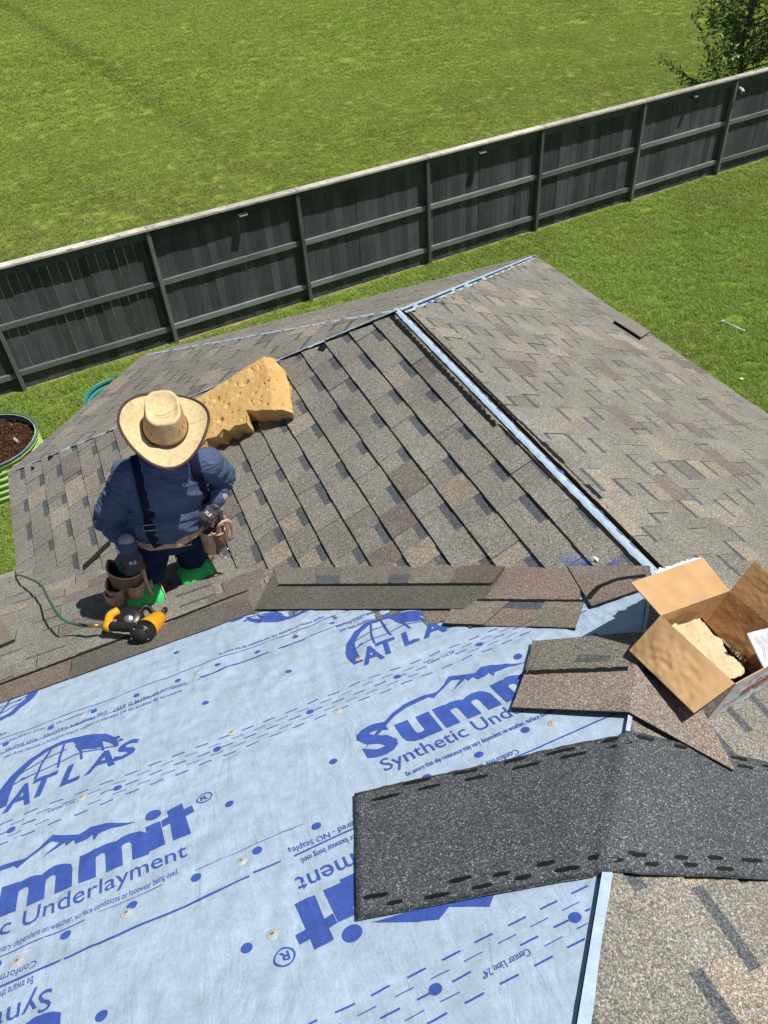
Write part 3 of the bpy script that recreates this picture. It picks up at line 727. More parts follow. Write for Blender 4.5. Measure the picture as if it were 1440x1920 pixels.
each([disc(-1.315-k*.293, .33, .0118) for k in range(0, 1)]+[disc(-1.609, .333, .0118)]+[disc(a, .82, .0125) for a in (-1.646, -1.94, -2.235)]+[disc(a, -.252, .0118) for a in (-1.603, -1.31, -1.9)]+[disc(-1.661, -.739, .011), disc(-.66, .2, .014), disc(-.41, .25, .01)], 'printed_dot')
# cap nails
CN = [(-1.614, .562), (-1.885, .572), (-2.124, .57), (-1.589, .815), (-2.0, .03), (-.753, .555), (-1.549, -.012), (-1.233, .1), (-1.6, -.5), (-1.215, -.523), (-2.017, -.5), (-1.08, -.15), (-2.4, .03), (-2.4, -.5), (-2.4, .57), (-1.2, 1.3), (-1.9, 1.3)]
for (a, b) in CN:
    n = nN; c = Nw(a, b, .0005); t1 = X_; t2 = n.cross(t1)
    bm = bmesh.new(); pr = [(.0, .0022), (.004, .0022), (.0048, .0012), (.0105, .0016), (.0135, .001), (.0142, 0)]; rings = []
    for r, h in pr: rings.append([bm.verts.new(c+t1*(r*math.cos(k*.3927))+t2*(r*math.sin(k*.3927))+n*h) for k in range(16)] if r else [bm.verts.new(c+n*h)])
    for r0, r1 in zip(rings, rings[1:]):
        for k in range(16):
            if len(r0) == 1: bm.faces.new((r0[0], r1[k], r1[(k+1) % 16]))
            else: bm.faces.new((r0[k], r1[k], r1[(k+1) % 16], r0[(k+1) % 16]))
    bmobj('cap_nail', bm, M_CAP, pr_parent(b), True)
    bm = bmesh.new(); box(bm, c+n*.0028, t1, t2, n, .006, .006, .0012, .001); bmobj('nail_head', bm, M_NAIL, pr_parent(b))

# ridge and hip strips
def ribbon(name, P0, P1, nA, nB, dA, dB, wA, wB, lift, mat, jag=.004, seed=0, label=None):
    """strip folded over the line P0-P1: dA,dB unit directions down each slope"""
    n = int((P1-P0).length/.03)+2; vs = []; fs = []
    for i in range(n):
        t = i/(n-1); p = P0.lerp(P1, t); ja = jag*noise.noise(V((i*.7, seed, 0))); jb = jag*noise.noise(V((i*.7, seed+5, 0)))
        hz = lift+.002*noise.noise(V((i*.4, seed, 3)))
        vs += [p+dA*(wA+ja)+nA*hz, p+(nA+nB).normalized()*(hz+.003), p+dB*(wB+jb)+nB*hz]
        if i: k = 3*i; fs += [(k-3, k-2, k+1, k), (k-2, k-1, k+2, k+1)]
    o = mk(name, vs, fs, mat, house, smooth=True)
    if label: o['label'] = label
    return o
nE = V((0, -ze/wb, 1)).normalized()
dMd = V((-1, 0, -s)).normalized(); dRd = V((1, 0, -s)).normalized(); dEd = V((0, 1, ze/wb)).normalized(); dNd = V((0, 1, -s)).normalized()
ribbon('ridge_underlayment', V((0, .02, 0)), V((0, -L-.02, 0)), nM, nR, dMd, dRd, .014, .018, .009, M_UL, label='pale blue underlayment strip showing along the open ridge')
ribbon('ridge_underlayment', V((.02, .02, -.008)), B-V((.04, .04, -.02)), nE, nR, dEd, dRd*.7+V((0, -.7, 0)), .012, .05, .0055, M_UL, .008, 2, label='pale blue underlayment strip along the hip toward the lawn')
uAB = (B-A).normalized(); uAK = (K-A).normalized(); uAD = (D-A).normalized()
ribbon('ridge_underlayment', A, K, nE, nK, uAK.cross(nE).normalized()*(1 if uAK.cross(nE).y > 0 else -1), -uAK.cross(nK).normalized() if uAK.cross(nK).y > 0 else uAK.cross(nK).normalized(), .012, .016, .0085, M_UL, .012, 4, label='thin broken line of underlayment along the far hip')
ribbon('ridge_underlayment', A, D, nK, nM, V((-.1, 1, 0)).normalized()*.6+V((0, 0, -.2)), V((-.25, -.95, 0)).normalized(), .006, .012, .0085, M_UL, .01, 5, label='thin broken line of underlayment along the left hip')
# torn dark shingle edges beside the strips
def edgestrip(p0, p1, P3, wd, lift, seed, scal=0, mat=M_TAR, name='sealant_strip', gap=0):
    rn = random.Random(seed); vs = []; fs = []
    L_ = math.hypot(p1[0]-p0[0], p1[1]-p0[1]); n = int(L_/.009); dx, dyy = (p1[0]-p0[0])/L_, (p1[1]-p0[1])/L_; on = True
    for i in range(n+1):
        t = i/n; x, y = p0[0]+(p1[0]-p0[0])*t, p0[1]+(p1[1]-p0[1])*t
        sc_ = abs(math.sin(i*.009/.045*math.pi))*scal
        w1 = wd*(1+.5*noise.noise(V((i*.25, seed, 0)))); k = len(vs); vs += [P3(x-dyy*w1, y+dx*w1, lift), P3(x+dyy*(w1*.6+sc_), y-dx*(w1*.6+sc_), lift)]
        if gap and noise.noise(V((i*.06, seed, 7))) > gap: on = False
        else: on = True
        if i and on: fs.append((k-2, k-1, k+1, k))
    return mk(name, vs, fs, mat, house)
edgestrip((-.02, 2.676), (-1.2, 2.672), PM, .011, .0115, 1, .010)
edgestrip((-1.2, 2.69), (-2.2, 2.7), PM, .006, .009, 2)
edgestrip((.0, 2.645), (-1.2, 2.65), PR, .012, .0122, 3, .004); edgestrip((-1.2, 2.64), (-2.23, 2.61), PR, .016, .0122, 4, .006)
edgestrip((.01, 2.695), (2.40, .03), PR, .003, .0075, 9, 0, M_FELT)
LK = lambda P, Q, off, h: (lambda u, v, hh: P+(Q-P).normalized()*u+V((0, 0, 1))*(hh+h)+off*v)
edgestrip((0.0, .012), ((D-A).length-.05, .012), LK(A, D, V((-.3, -.95, 0)), .008), .006, .003, 5, .003, M_FELT, 'hip_edge', .25)
edgestrip((0.0, -.02), ((K-A).length-.05, -.02), LK(A, K, V((.4, .9, 0)), .006), .008, .004, 6, .004, M_FELT, 'hip_edge', .2)
edgestrip((0.0, -.03), ((B-A).length-.03, -.03), LK(A, B, V((-.7, .7, 0)), .004), .006, .003, 7, .003, M_FELT, 'hip_edge', .3)
# dark shingle slivers hanging on the hip toward the lawn
for i in range(14):
    t = .16+i*.057; p = A.lerp(B, t); x = p.x+.03; y = p.y-.1
    if random.random() < .8: panel('shingle_tab', [(y, (w-x)*q), (y+.05, (w-x)*q-.01), (y+.045, (w-x)*q-.03), (y-.005, (w-x)*q-.02)], M_SH, dR, .008, .003, BANDC, P3=PR)
# small tar flaps standing on the shaded slope
for (x, y) in ((-2.31, 1.12), (-2.17, 1.09), (-.44, .16), (-.72, .36)):
    panel('tar_tab', [(y, (x+w)*q), (y-.05, (x+w)*q+.02), (y-.03, (x+w)*q+.06), (y+.015, (x+w)*q+.03)], M_TAR, dM, .0095, .003, P3=PM)
for i in range(26):
    yy = -.1-i*.083
    if random.random() < .8: panel('printed_mark', [(yy, 2.743+.004*math.sin(i)), (yy-.035, 2.741), (yy-.035, 2.746), (yy, 2.748)], M_INK, house, .0102, .0005, P3=lambda a, b, h: Rp((w*q+.03-b+2.72-2.72)/q*1.0+.004, a, h))
for (yy, sz) in ((-.18, .012), (-.98, .012), (-1.22, .01), (-1.62, .014), (-1.9, .01)):
    panel('printed_mark', [(yy+sz*math.cos(a*.785), sz*.7*math.sin(a*.785)) for a in range(8)], M_INK, house, .0102, .0005, P3=lambda a, b, h: Rp(.022+b, a, h))
for (t, sz) in ((.12, .03), (.15, .03), (.42, .04), (.45, .03)):
    p = A.lerp(B, t); panel('printed_mark', [(p.x+.0, p.y-.02), (p.x+sz, p.y+sz-.03), (p.x+sz+.02, p.y+sz-.045), (p.x+.012, p.y-.05)], M_INK, house, .009, .0005, P3=Rp)
# blue chalk on the shaded slope by the valley
def chalk_mat():
    t = NT('blue_chalk'); n = t.noise(t.coord(), 120, 4, .8); n2 = t.noise(t.coord(), 6, 3, .6)
    t.col((.08, .16, .6)); t.rough(.95, .1); uv = t.n('Attribute', attribute_name='tint'); sp = t.n('SeparateColor'); t.l(uv.outputs['Color'], sp.inputs[0])
    m = t.n('Math', operation='MULTIPLY'); t.l(sp.outputs[0], m.inputs[0]); t.l(t.ramp(n, [(.35, .1), (.62, 1)]), m.inputs[1]); m2 = t.n('Math', operation='MULTIPLY'); t.l(m.outputs[0], m2.inputs[0]); t.l(t.ramp(n2, [(.3, .35), (.6, 1)]), m2.inputs[1])
    t.l(m2.outputs[0], t.b.inputs['Alpha']); return t.m
vs = []; fs = []; cols = []
ca, cb = V((-.30, -1.87, 0)), V((-.06, -2.165, 0)); nn = 40; mm = 8
dd = (cb-ca); pp = V((-dd.y, dd.x, 0)).normalized()
for i in range(nn+1):
    for j in range(mm+1):
        t = i/nn; sjj = (j/mm-.5)*.085; p = ca+dd*t+pp*sjj; vs.append(Mp(p.x, p.y, .0115)); cols.append(max(0, (1-abs(2*j/mm-1))*min(1, t*1.1+.06)*(1 if t < .93 else (1-t)/.07)))
for i in range(nn):
    for j in range(mm): k = i*(mm+1)+j; fs.append((k, k+1, k+mm+2, k+mm+1))
o = mk('chalk_mark', vs, fs, chalk_mat(), dM, smooth=True)
at = o.data.attributes.new('tint', 'FLOAT_COLOR', 'POINT'); at.data.foreach_set('color', [x for c in cols for x in (c, c, c, 1)])
#PART2
# ------------------------------------------------------------------ objects on the roof
def lathe(bm, c, ax, prof, n=24, capends=True):
    ax = V(ax).normalized(); a = (X_ if abs(ax.x) < .8 else Y_); a = (a-ax*a.dot(ax)).normalized(); b = ax.cross(a); rings = []
    for r, h in prof: rings.append([bm.verts.new(V(c)+ax*h+a*(r*math.cos(k*2*math.pi/n))+b*(r*math.sin(k*2*math.pi/n))) for k in range(n)])
    for r0, r1 in zip(rings, rings[1:]):
        for k in range(n): bm.faces.new((r0[k], r0[(k+1) % n], r1[(k+1) % n], r1[k]))
    if capends: bm.faces.new(rings[0][::-1]); bm.faces.new(rings[-1])
    return rings
# draped shingle and dark starter strip bent over the near hip
def folded(name, Npts, Rpts, mat, tint, label, cat, lift, thick, lR=.03):
    """Npts, Rpts: outlines; the first and last points of each lie on the hip"""
    hn_ = (nN+nR).normalized()
    vs = [Np(a, b, lift+thick) for a, b in Npts]+[Np(a, b, lift) for a, b in Npts]; n = len(Npts); fs = [tuple(range(n))]+[(i, n+i, n+(i+1) % n, (i+1) % n) for i in range(n-1)]
    k = len(vs); m = len(Rpts); vs += [Rp(x, y, lR+thick) for x, y in Rpts]+[Rp(x, y, lR) for x, y in Rpts]
    fs += [tuple(range(k, k+m))]+[(k+i, k+m+i, k+m+(i+1) % m, k+(i+1) % m) for i in range(m-1)]
    for i_ in (0, n-1): vs[i_] = Np(*Npts[i_])+hn_*(.024+thick); vs[n+i_] = Np(*Npts[i_])+hn_*.024
    for i_ in (0, m-1): vs[k+i_] = Rp(*Rpts[i_])+hn_*(.024+thick); vs[k+m+i_] = Rp(*Rpts[i_])+hn_*.024
    ts = [tint]+[(.03, .03, .03, 1)]*(n-1)+[tint]+[(.03, .03, .03, 1)]*(m-1)
    o = mk(name, vs, fs, mat, None, tint=ts if mat == M_SH else None); return o
def hipuv(v): return (-v/q, v)
def hipxy(v): return (-v/q, -L-v/q)
M_SH2 = granule_mat('reddish_granules')
lo = empty('loose_shingle', Np(-.6, .45, .02), 'full shingle with a pinkish headlap bent over the hip under the cardboard box', 'shingle')
fr = folded('headlap', [hipuv(.66), (-.816, .45), (-.7, .318), hipuv(.5)], [hipxy(.5), (-.375+.02, -2.856+.03), (-.434, -3.048), hipxy(.66)], M_SH, (.27, .218, .185, 1), '', '', .02, .0045); attach(fr, lo)
fr = folded('exposed_face', [hipuv(.5), (-.7, .318), (-.59, .176), hipuv(.355)], [hipxy(.355), (-.2, -2.72), (-.355, -2.826), hipxy(.5)], M_SH, (.2, .18, .15, 1), '', '', .02, .0045); attach(fr, lo)
for pts, c in (([(-.49, .43), (-.56, .37), (-.53, .345), (-.46, .41)], 0), ([(-.66, .3), (-.7, .33), (-.59, .176), (-.57, .2)], 1)):
    a = panel('shingle_tab', pts, M_SH, None, .0252, .002, BANDC if c == 0 else (.19, .17, .15, 1)); attach(a, lo)
a = tarline([(-.705, .318), (-.6, .4), (-.47, .5)], None, .012, .027, seed=8); attach(a, lo)
a = tarline([(-.448, -2.7), (-.385, -2.8), (-.34, -2.86)], None, .012, .0362, P3=Rp, seed=9); attach(a, lo)

st = empty('starter_strip', Np(-1.1, .75, .01), 'dark granule starter strip lying over the hip at lower right, dashed with tar', 'roofing strip')
def nn2(a, b, n): return [lerp2(a, b, i/n) for i in range(n+1)]
def stripmesh():
    vs = []; fs = []; NU, NV = 70, 26; idx = {}
    # across: v-like edge 0 (far) .. 1 (near); along: 0..1 on N then R with a soft bend
    fN, nNr = (-1.307, .51), (-1.422, .886)
    hf, hn = .712, 1.05
    def P(a, t):
        v = hf+(hn-hf)*t; hip = V((-v/q, -L-v/q, s*v/q))
        l0 = lerp2(fN, nNr, t); left = Np(l0[0], l0[1], 0)
        far_r = V((-.22, -3.07, .104)); near_r = V((-.46, -3.33, .246)); right = far_r.lerp(near_r, t); right.z = -s*right.x
        if a < .5: p = left.lerp(hip, a*2); n = nN
        else: p = hip.lerp(right, a*2-1); n = nR
        k = max(0, 1-abs(a-.5)/.06); nn_ = (nN*(1 if a < .5 else 0)+nR*(0 if a < .5 else 1))
        if k > 0: nn_ = (nN+nR)
        h = (.015 if a < .5 else .0245)-.003*k+.003*noise.noise(V((a*6, t*2, 0)))+.004*max(0, 1-abs(t-.06)/.1)*abs(noise.noise(V((a*9, 1, 1))))
        return p, nn_.normalized(), h
    for lay in (0, 1):
        for i in range(NU+1):
            for j in range(NV+1):
                p, n, h = P(i/NU, j/NV)
                if lay == 0:
                    jag = .0025*noise.noise(V((i*.9, j*.9, 0)))
                    p = p+(V((jag, jag, 0)) if i in (0, NU) or j in (0, NV) else V((0, 0, 0)))
                idx[lay, i, j] = len(vs); vs.append(p+n*(h-lay*.0035))
    for i in range(NU):
        for j in range(NV):
            fs.append((idx[0, i, j], idx[0, i+1, j], idx[0, i+1, j+1], idx[0, i, j+1])); fs.append((idx[1, i, j], idx[1, i, j+1], idx[1, i+1, j+1], idx[1, i+1, j]))
    for i in range(NU):
        for j in (0, NV): fs.append((idx[0, i, j], idx[1, i, j], idx[1, i+1, j], idx[0, i+1, j]))
    for j in range(NV):
        for i in (0, NU): fs.append((idx[0, i, j], idx[0, i, j+1], idx[1, i, j+1], idx[1, i, j]))
    return vs, fs, P
vs, fs, SP_ = stripmesh(); mk('granule_sheet', vs, fs, M_DARKROLL, st, smooth=True)
rn = random.Random(2)
def dab(a, t, la, lt, sl=0):
    ring_ = []; p0, n0, h0 = SP_(a, t)
    vs = []
    for k in range(18):
        an = k*6.2832/18; aa = a+la*math.copysign(abs(math.cos(an))**.6, math.cos(an))*(1+.15*noise.noise(V((k*.8, a*30, 0)))); tt = t+lt*math.copysign(abs(math.sin(an))**.7, math.sin(an))*(1+.4*noise.noise(V((k*.9, t*20, a*30))))+sl*(aa-a)
        p, n, h = SP_(min(max(aa, 0), 1), min(max(tt, 0), 1)); vs.append(p+n*(h+.0018))
    mk('tar_dab', vs, [tuple(range(18))], M_TAR, st)
for r, (tb, off) in enumerate(((.04, 0), (.1, .04), (.885, .02), (.945, .06))):
    a = .02+off
    while a < .98:
        if rn.random() < .9: dab(a, tb+rn.uniform(-.012, .012), rn.uniform(.016, .028), .014)
        a += .088+rn.uniform(-.01, .01)
a = mk('cut_flap', [SP_(.78, .33)[0]+nR*.018, SP_(.845, .36)[0]+nR*.024, SP_(.85, .47)[0]+nR*.018], [(0, 1, 2)], M_DARKROLL, st)

l2 = panel('loose_shingle', [(.98, (w-2.42)*q), (.73, (w-2.12)*q), (.44, (w-2.16)*q), (.66, (w-2.44)*q)], M_SH, None, .03, .006, (.23, .2, .17, 1), P3=PR)
tag(l2, 'loose piece of shingle lying at the right eave above the lawn', 'shingle')
l3 = panel('loose_shingle', [(-3.0, -1.75), (-2.458, -1.86), (-2.34, -1.46), (-2.85, -1.33)], M_SH, None, .018, .012, (.24, .19, .16, 1)); tag(l3, 'loose pinkish shingle with a thick dark edge at the far left of the near slope', 'shingle')
l4 = panel('shingle_offcut', [(-.172-.02, (w-2.052)*q), (-.13-.02, (w-1.871)*q), (-.13+.02, (w-1.865)*q), (-.172+.02, (w-2.05)*q)], M_FELT, None, .016, .004, P3=PM); tag(l4, 'narrow black shingle offcut on the shaded slope beside the leather pouch', 'shingle offcut')
M_PAPER = simple('white_paper', (.7, .7, .68), .7, .3, .06)
bm = bmesh.new(); pts = [(-.13, -2.04), (-.105, -2.05), (-.09, -2.09), (-.11, -2.11), (-.12, -2.08), (-.14, -2.075)]
c = bm.verts.new(Mp(-.113, -2.073, .027)); rv = [bm.verts.new(Mp(-.113+(x+.113)*.5, -2.073+(y+2.073)*.5, .016+.005*(i % 2))) for i, (x, y) in enumerate(pts)]
for i in range(6): bm.faces.new((c, rv[i], rv[(i+1) % 6]))
o = bmobj('paper_scrap', bm, M_PAPER); tag(o, 'small white paper scrap beside the blue chalk mark', 'paper scrap')

# ---- cardboard box
def cardboard(name, c):
    t = NT(name); co = t.coord(); n = t.noise(co, 14, 4, .6); m = t.n('Mapping'); t.l(t.n('TexCoord').outputs['Object'], m.inputs[0]); m.inputs['Scale'].default_value = (60, 200, 60); f = t.noise(m.outputs[0], 1, 3, .6)
    t.col(t.mix(1, c, t.ramp(n, [(.3, .88), (.7, 1.1)]), 'MULTIPLY')); t.rough(.75, .25)
    a = t.n('Math', operation='MULTIPLY_ADD'); t.l(f, a.inputs[0]); a.inputs[1].default_value = .15; t.l(t.noise(co, 30, 4, .6, .5), a.inputs[2]); t.bump(a.outputs[0], .35, .01); return t.m
M_CARD = cardboard('brown_cardboard', (.56, .345, .17)); M_CARDW = cardboard('white_printed_card', (.62, .62, .64)); M_BLUEP = simple('pale_blue_print', (.42, .52, .68), .6); M_REDP = simple('faded_red_print', (.45, .12, .12), .6)
bA, bB, bC, bD = V((-.331, -2.621, .333)), V((.047, -2.527, .155)), V((.082, -2.785, .138)), V((-.296, -2.88, .317))
BH = .148
bx = empty('cardboard_box', (bA+bB+bC+bD)/4-nR*BH, 'open brown cardboard box with torn flaps tipped on the ridge end', 'box')
eu = (bB-bA).normalized(); ev = (bD-bA).normalized()
def sheet(name, c0, c1, c2, c3, mats, n=(36, 20), amp=.002, th=.0035, seed=0, parent=bx, tear=0, nrm=None):
    """bilinear sheet c0-c1 (hinge) c3-c2 free edge; inner material on the front, outer on the back"""
    N0 = (c1-c0).cross(c3-c0).normalized() if nrm is None else nrm
    vs = []; idx = {}; fs = []; mi = []
    for lay in (0, 1):
        for i in range(n[0]+1):
            for j in range(n[1]+1):
                a, b = i/n[0], j/n[1]; p = (c0.lerp(c1, a)).lerp(c3.lerp(c2, a), b)
                k = math.sin(math.pi*a)**.5*min(1, b*3); d = amp*k*(noise.noise(V((a*4, b*3, seed)))+.6*noise.noise(V((a*11, b*8, seed+3))))
                if tear and j == n[1]: p = p+(c3-c0).normalized()*tear*(noise.noise(V((i*1.9, seed, 0))))
                idx[lay, i, j] = len(vs); vs.append(p+N0*(d-lay*th))
    for i in range(n[0]):
        for j in range(n[1]):
            fs.append((idx[0, i, j], idx[0, i+1, j], idx[0, i+1, j+1], idx[0, i, j+1])); mi.append(0)
            fs.append((idx[1, i, j], idx[1, i, j+1], idx[1, i+1, j+1], idx[1, i+1, j])); mi.append(1)
    for i in range(n[0]):
        for j in (0, n[1]): fs.append((idx[0, i, j], idx[1, i, j], idx[1, i+1, j], idx[0, i+1, j])); mi.append(0)
    for j in range(n[1]):
        for i in (0, n[0]): fs.append((idx[0, i, j], idx[0, i, j+1], idx[1, i, j+1], idx[1, i, j])); mi.append(0)
    return mk(name, vs, fs, mats, parent, midx=mi)
dn = -nR*BH
CI, CO = M_CARD, M_CARDW
sheet('side_panel', bA, bB, bB+dn, bA+dn, [CI, CO], nrm=(bD-bA).normalized())
sheet('side_panel', bB, bC, bC+dn, bB+dn, [CI, CO], nrm=(bA-bB).normalized())
sheet('side_panel', bC, bD, bD+dn, bC+dn, [CI, CO], nrm=(bA-bD).normalized(), amp=.004)
sheet('side_panel', bD, bA, bA+dn, bD+dn, [CI, CO], nrm=(bB-bA).normalized())
sheet('bottom_panel', bA+dn, bB+dn, bC+dn, bD+dn, [CI, CO], nrm=nR)
f1, f2 = V((.037, -2.401, .198)), V((-.348, -2.499, .361))
sheet('flap', bA, bB, f1, f2, [CI, CO], (44, 24), .003, seed=1, nrm=None)['label'] = 'top flap folded back, brown inside face to the sun'
e_ = (f2-bA).normalized()
sheet('torn_paper_edge', f2.lerp(f1, .33)-e_*.012+V((0, 0, -.006)), f1-e_*.012+V((0, 0, -.006)), f1+e_*.014+V((0, 0, -.008)), f2.lerp(f1, .36)+e_*.016+V((0, 0, -.01)), [M_PAPER, M_PAPER], (24, 2), .002, .001, 4, tear=.02)
g1, g2 = V((-.435, -2.897, .294)), V((-.433, -2.629, .245))
g2 = V((-.43, -2.632, .243))
sheet('flap', bA, bD, g1, g2, [CI, CI], (48, 30), .005, seed=2, nrm=None)['label'] = 'creased flap hanging down toward the dark strip'
h0 = V((.068, .003, .103))
sheet('flap', bB, bC, bC+h0, bB+h0, [CI, CO], (36, 24), .003, seed=3)['label'] = 'flap standing up at the far right, in its own shade'
p1, p2 = bD.lerp(bC, .42), bC
fl = sheet('flap', p1, p2, p2+(bB-bC).normalized()*.05+nR*.07+eu*.01, p1+(bB-bC).normalized()*.09+nR*.045, [CO, CO], (12, 8), .006, seed=5); fl['label'] = 'torn white flap with pale blue chevron lines'
q1, q2 = p1+(bB-bC).normalized()*.09+nR*.045, p2+(bB-bC).normalized()*.05+nR*.07
for k in range(7):
    a0_ = .12+k*.115
    def fp(a, b): return (p1.lerp(p2, a)).lerp(q1.lerp(q2, a), b)+((p2-p1).cross(q1-p1).normalized())*.0065*(1 if (p2-p1).cross(q1-p1).z > 0 else -1)
    bm = bmesh.new(); pts = [fp(a0_-.05, .15), fp(a0_+.03, .5), fp(a0_-.05, .85)]; tube(bm, pts, .0008, 4); bmobj('printed_line', bm, M_BLUEP, fl)
for a in (.35, .5, .65):
    c = bD.lerp(bC, a)+dn*.45-(bA-bD).normalized()*-.0065 if False else bD.lerp(bC, a)+dn*.45+(bD-bA).normalized()*.0085
    bm = bmesh.new(); box(bm, c, eu, nR, (bD-bA).normalized(), .04, .03, .001); bmobj('printed_mark', bm, M_REDP, bx)
# cream foam chunk inside the box
M_CREAM = NT('cream_foam'); _t = M_CREAM; _co = _t.coord(); _n = _t.noise(_co, 60, 5, .7); _v = _t.vor(_co, 70, 'Distance')
_t.col(_t.mix(_t.ramp(_v, [(.06, .8), (.12, 0)]), _t.mix(_t.noise(_co, 12, 4, .6), (.8, .66, .46), (.66, .46, .26)), (.12, .08, .04))); _t.rough(.9, .15); _t.bump(_n, .8, .01); M_CREAM = M_CREAM.m
def slab(name, T_, B_, Rr, Hf, Pf, mat, ns, nt, parent=None, Rs=8, jag=0.0):
    def cur(P, t):
        t = max(0, min(.9999, t))*(len(P)-1); i = int(t); return lerp2(P[i], P[i+1], t-i)
    vs = []; fs = []; idx = {}
    for i in range(ns+1):
        for j in range(nt+1):
            s_, t_ = i/ns, j/nt; a, b = cur(T_, s_), cur(B_, s_); p = lerp2(a, b, t_)
            if Rr: r = cur(Rr, t_); l = lerp2(Rr[0], Rr[-1], t_); k = (1-s_)**Rs; p = (p[0]+(r[0]-l[0])*k, p[1]+(r[1]-l[1])*k)
            idx[i, j] = len(vs); vs.append(Pf(p[0], p[1], Hf(s_, t_, p)))
    for i in range(ns):
        for j in range(nt): fs.append((idx[i, j], idx[i+1, j], idx[i+1, j+1], idx[i, j+1]))
    bd = [(i, 0) for i in range(ns)]+[(ns, j) for j in range(nt)]+[(i, nt) for i in range(ns, 0, -1)]+[(0, j) for j in range(nt, 0, -1)]
    K_ = 7; rows = [[idx[b] for b in bd]]
    base = [vs[i] for i in rows[0]]; cen = sum(base, V((0, 0, 0)))/len(base)
    for k in range(1, K_+1):
        row = []
        for m_, b in enumerate(base):
            f = k/K_; g = Pf(*inv(b, Pf), .004); p = b.lerp(g, f); d = (cen-p); d.z = 0; d.normalize(); p = p+d*(.03*f if jag else 0)
            p = p+d*jag*(noise.noise(p*18)+.5*noise.noise(p*45))*math.sin(f*math.pi*.8); row.append(len(vs)); vs.append(p)
        rows.append(row)
    n = len(bd)
    for r0, r1 in zip(rows, rows[1:]):
        for m_ in range(n): fs.append((r0[m_], r0[(m_+1) % n], r1[(m_+1) % n], r1[m_]))
    fs.append(tuple(rows[-1])); o = mk(name, vs, fs, mat, parent, smooth=True)
    return o
def inv(p, Pf):
    if Pf is Mp:
        h = (p.z-s*p.x)/q; return (p.x+s/q*h, p.y)
    h = (p-bA-dn).dot(nR); a = (p-bA-dn).dot(eu); b = (p-bA-dn).dot(ev); return (a, b)
PB = lambda a, b, h: bA+dn+eu*a+ev*b+nR*h
fc = slab('foam_chunk', [(.01, .02), (.1, .015), (.18, .03), (.265, .02)], [(.015, .215), (.08, .235), (.16, .235), (.22, .2)], None,
    lambda s_, t_, p: .105+.012*noise.noise(V((p[0]*12, p[1]*12, 0)))+.012*noise.noise(V((p[0]*30, p[1]*30, 5)))+.005*noise.noise(V((p[0]*90, p[1]*90, 5)))-.03*max(0, s_-.8)*3, PB, M_CREAM, 70, 60, jag=.006)
tag(fc, 'crumbly cream foam chunk filling most of the cardboard box', 'foam chunk')
M_BRASS = simple('coil_wire', (.35, .24, .1), .4, .5, metal=.7); 
coil = empty('nail_coil', PB(.31, .16, .02), 'coil of roofing nails half hidden in the near corner of the cardboard box', 'nail coil')
bm = bmesh.new()
for k in range(48):
    a = k*.131*2; r = .045-.0004*k; c = PB(.315+r*math.cos(a), .16+r*math.sin(a), .03+.0002*k); box(bm, c, eu, ev, nR, .003, .003, .04)
o = bmobj('nails', bm, M_BRASS, coil); o['kind'] = 'stuff'
bm = bmesh.new(); pts = [PB(.315+(.045-.0008*k)*math.cos(k*.5), .16+(.045-.0008*k)*math.sin(k*.5), .051) for k in range(40)]; tube(bm, pts, .0012, 4); bmobj('wire', bm, M_BRASS, coil)
o = sheet('gap_shade_sheet', PB(.275, .02, .0), PB(.23, .24, .0), PB(.225, .24, .085), PB(.27, .02, .09), [M_BLK, M_BLK], (8, 6), .003)  # black sheet painted in as the dark gap between foam and nail coil

# ---- yellow foam block on the shaded slope
def foam_mat():
    t = NT('yellow_foam'); co = t.coord(); n = t.noise(co, 7, 5, .6); f = t.noise(co, 120, 4, .75); r = t.noise(co, 3.5, 3, .5)
    c = t.mix(t.ramp(n, [(.35, 0), (.7, 1)]), (.72, .48, .2), (.6, .37, .14)); c = t.mix(t.ramp(r, [(.62, 0), (.75, .5)]), c, (.6, .26, .1))
    v = t.vor(co, 26, 'Distance'); c = t.mix(t.ramp(v, [(.08, .55), (.14, 0)]), c, (.3, .16, .05))
    c = t.mix(1, c, t.ramp(f, [(.3, .82), (.7, 1.15)]), 'MULTIPLY'); t.col(c); t.rough(.92, .15); t.bump(f, .7, .006); return t.m
M_FOAM = foam_mat()
pits = [(-1.02, .22, .022, .03), (-1.12, .12, .028, .04), (-1.05, .02, .02, .028), (-.98, .1, .016, .02), (-.84, .17, .02, .03), (-.92, .3, .016, .018), (-1.18, .2, .015, .02), (-.78, .25, .012, .018), (-.74, .05, .014, .02), (-.9, .12, .012, .02), (-1.1, .27, .013, .02), (-1.2, .06, .02, .03), (-.7, .14, .01, .015), (-.83, .03, .012, .012)]
def fH(s_, t_, p):
    x, y = p; h = .118+.006*noise.noise(V((x*6, y*6, 0)))+.003*noise.noise(V((x*30, y*30, 1)))
    for (a, b, r, d) in pits:
        dd_ = math.hypot(x-a, y-b)*(1+.35*noise.noise(V((x*40, y*40, 2))))
        if dd_ < r: h -= d*(1-(dd_/r)**2)
    h -= .025*max(0, noise.noise(V((x*48, y*48, 7)))-.38)*2
    if s_ < .13: h -= .055*(1-s_/.13)**1.3
    return max(h, .014)
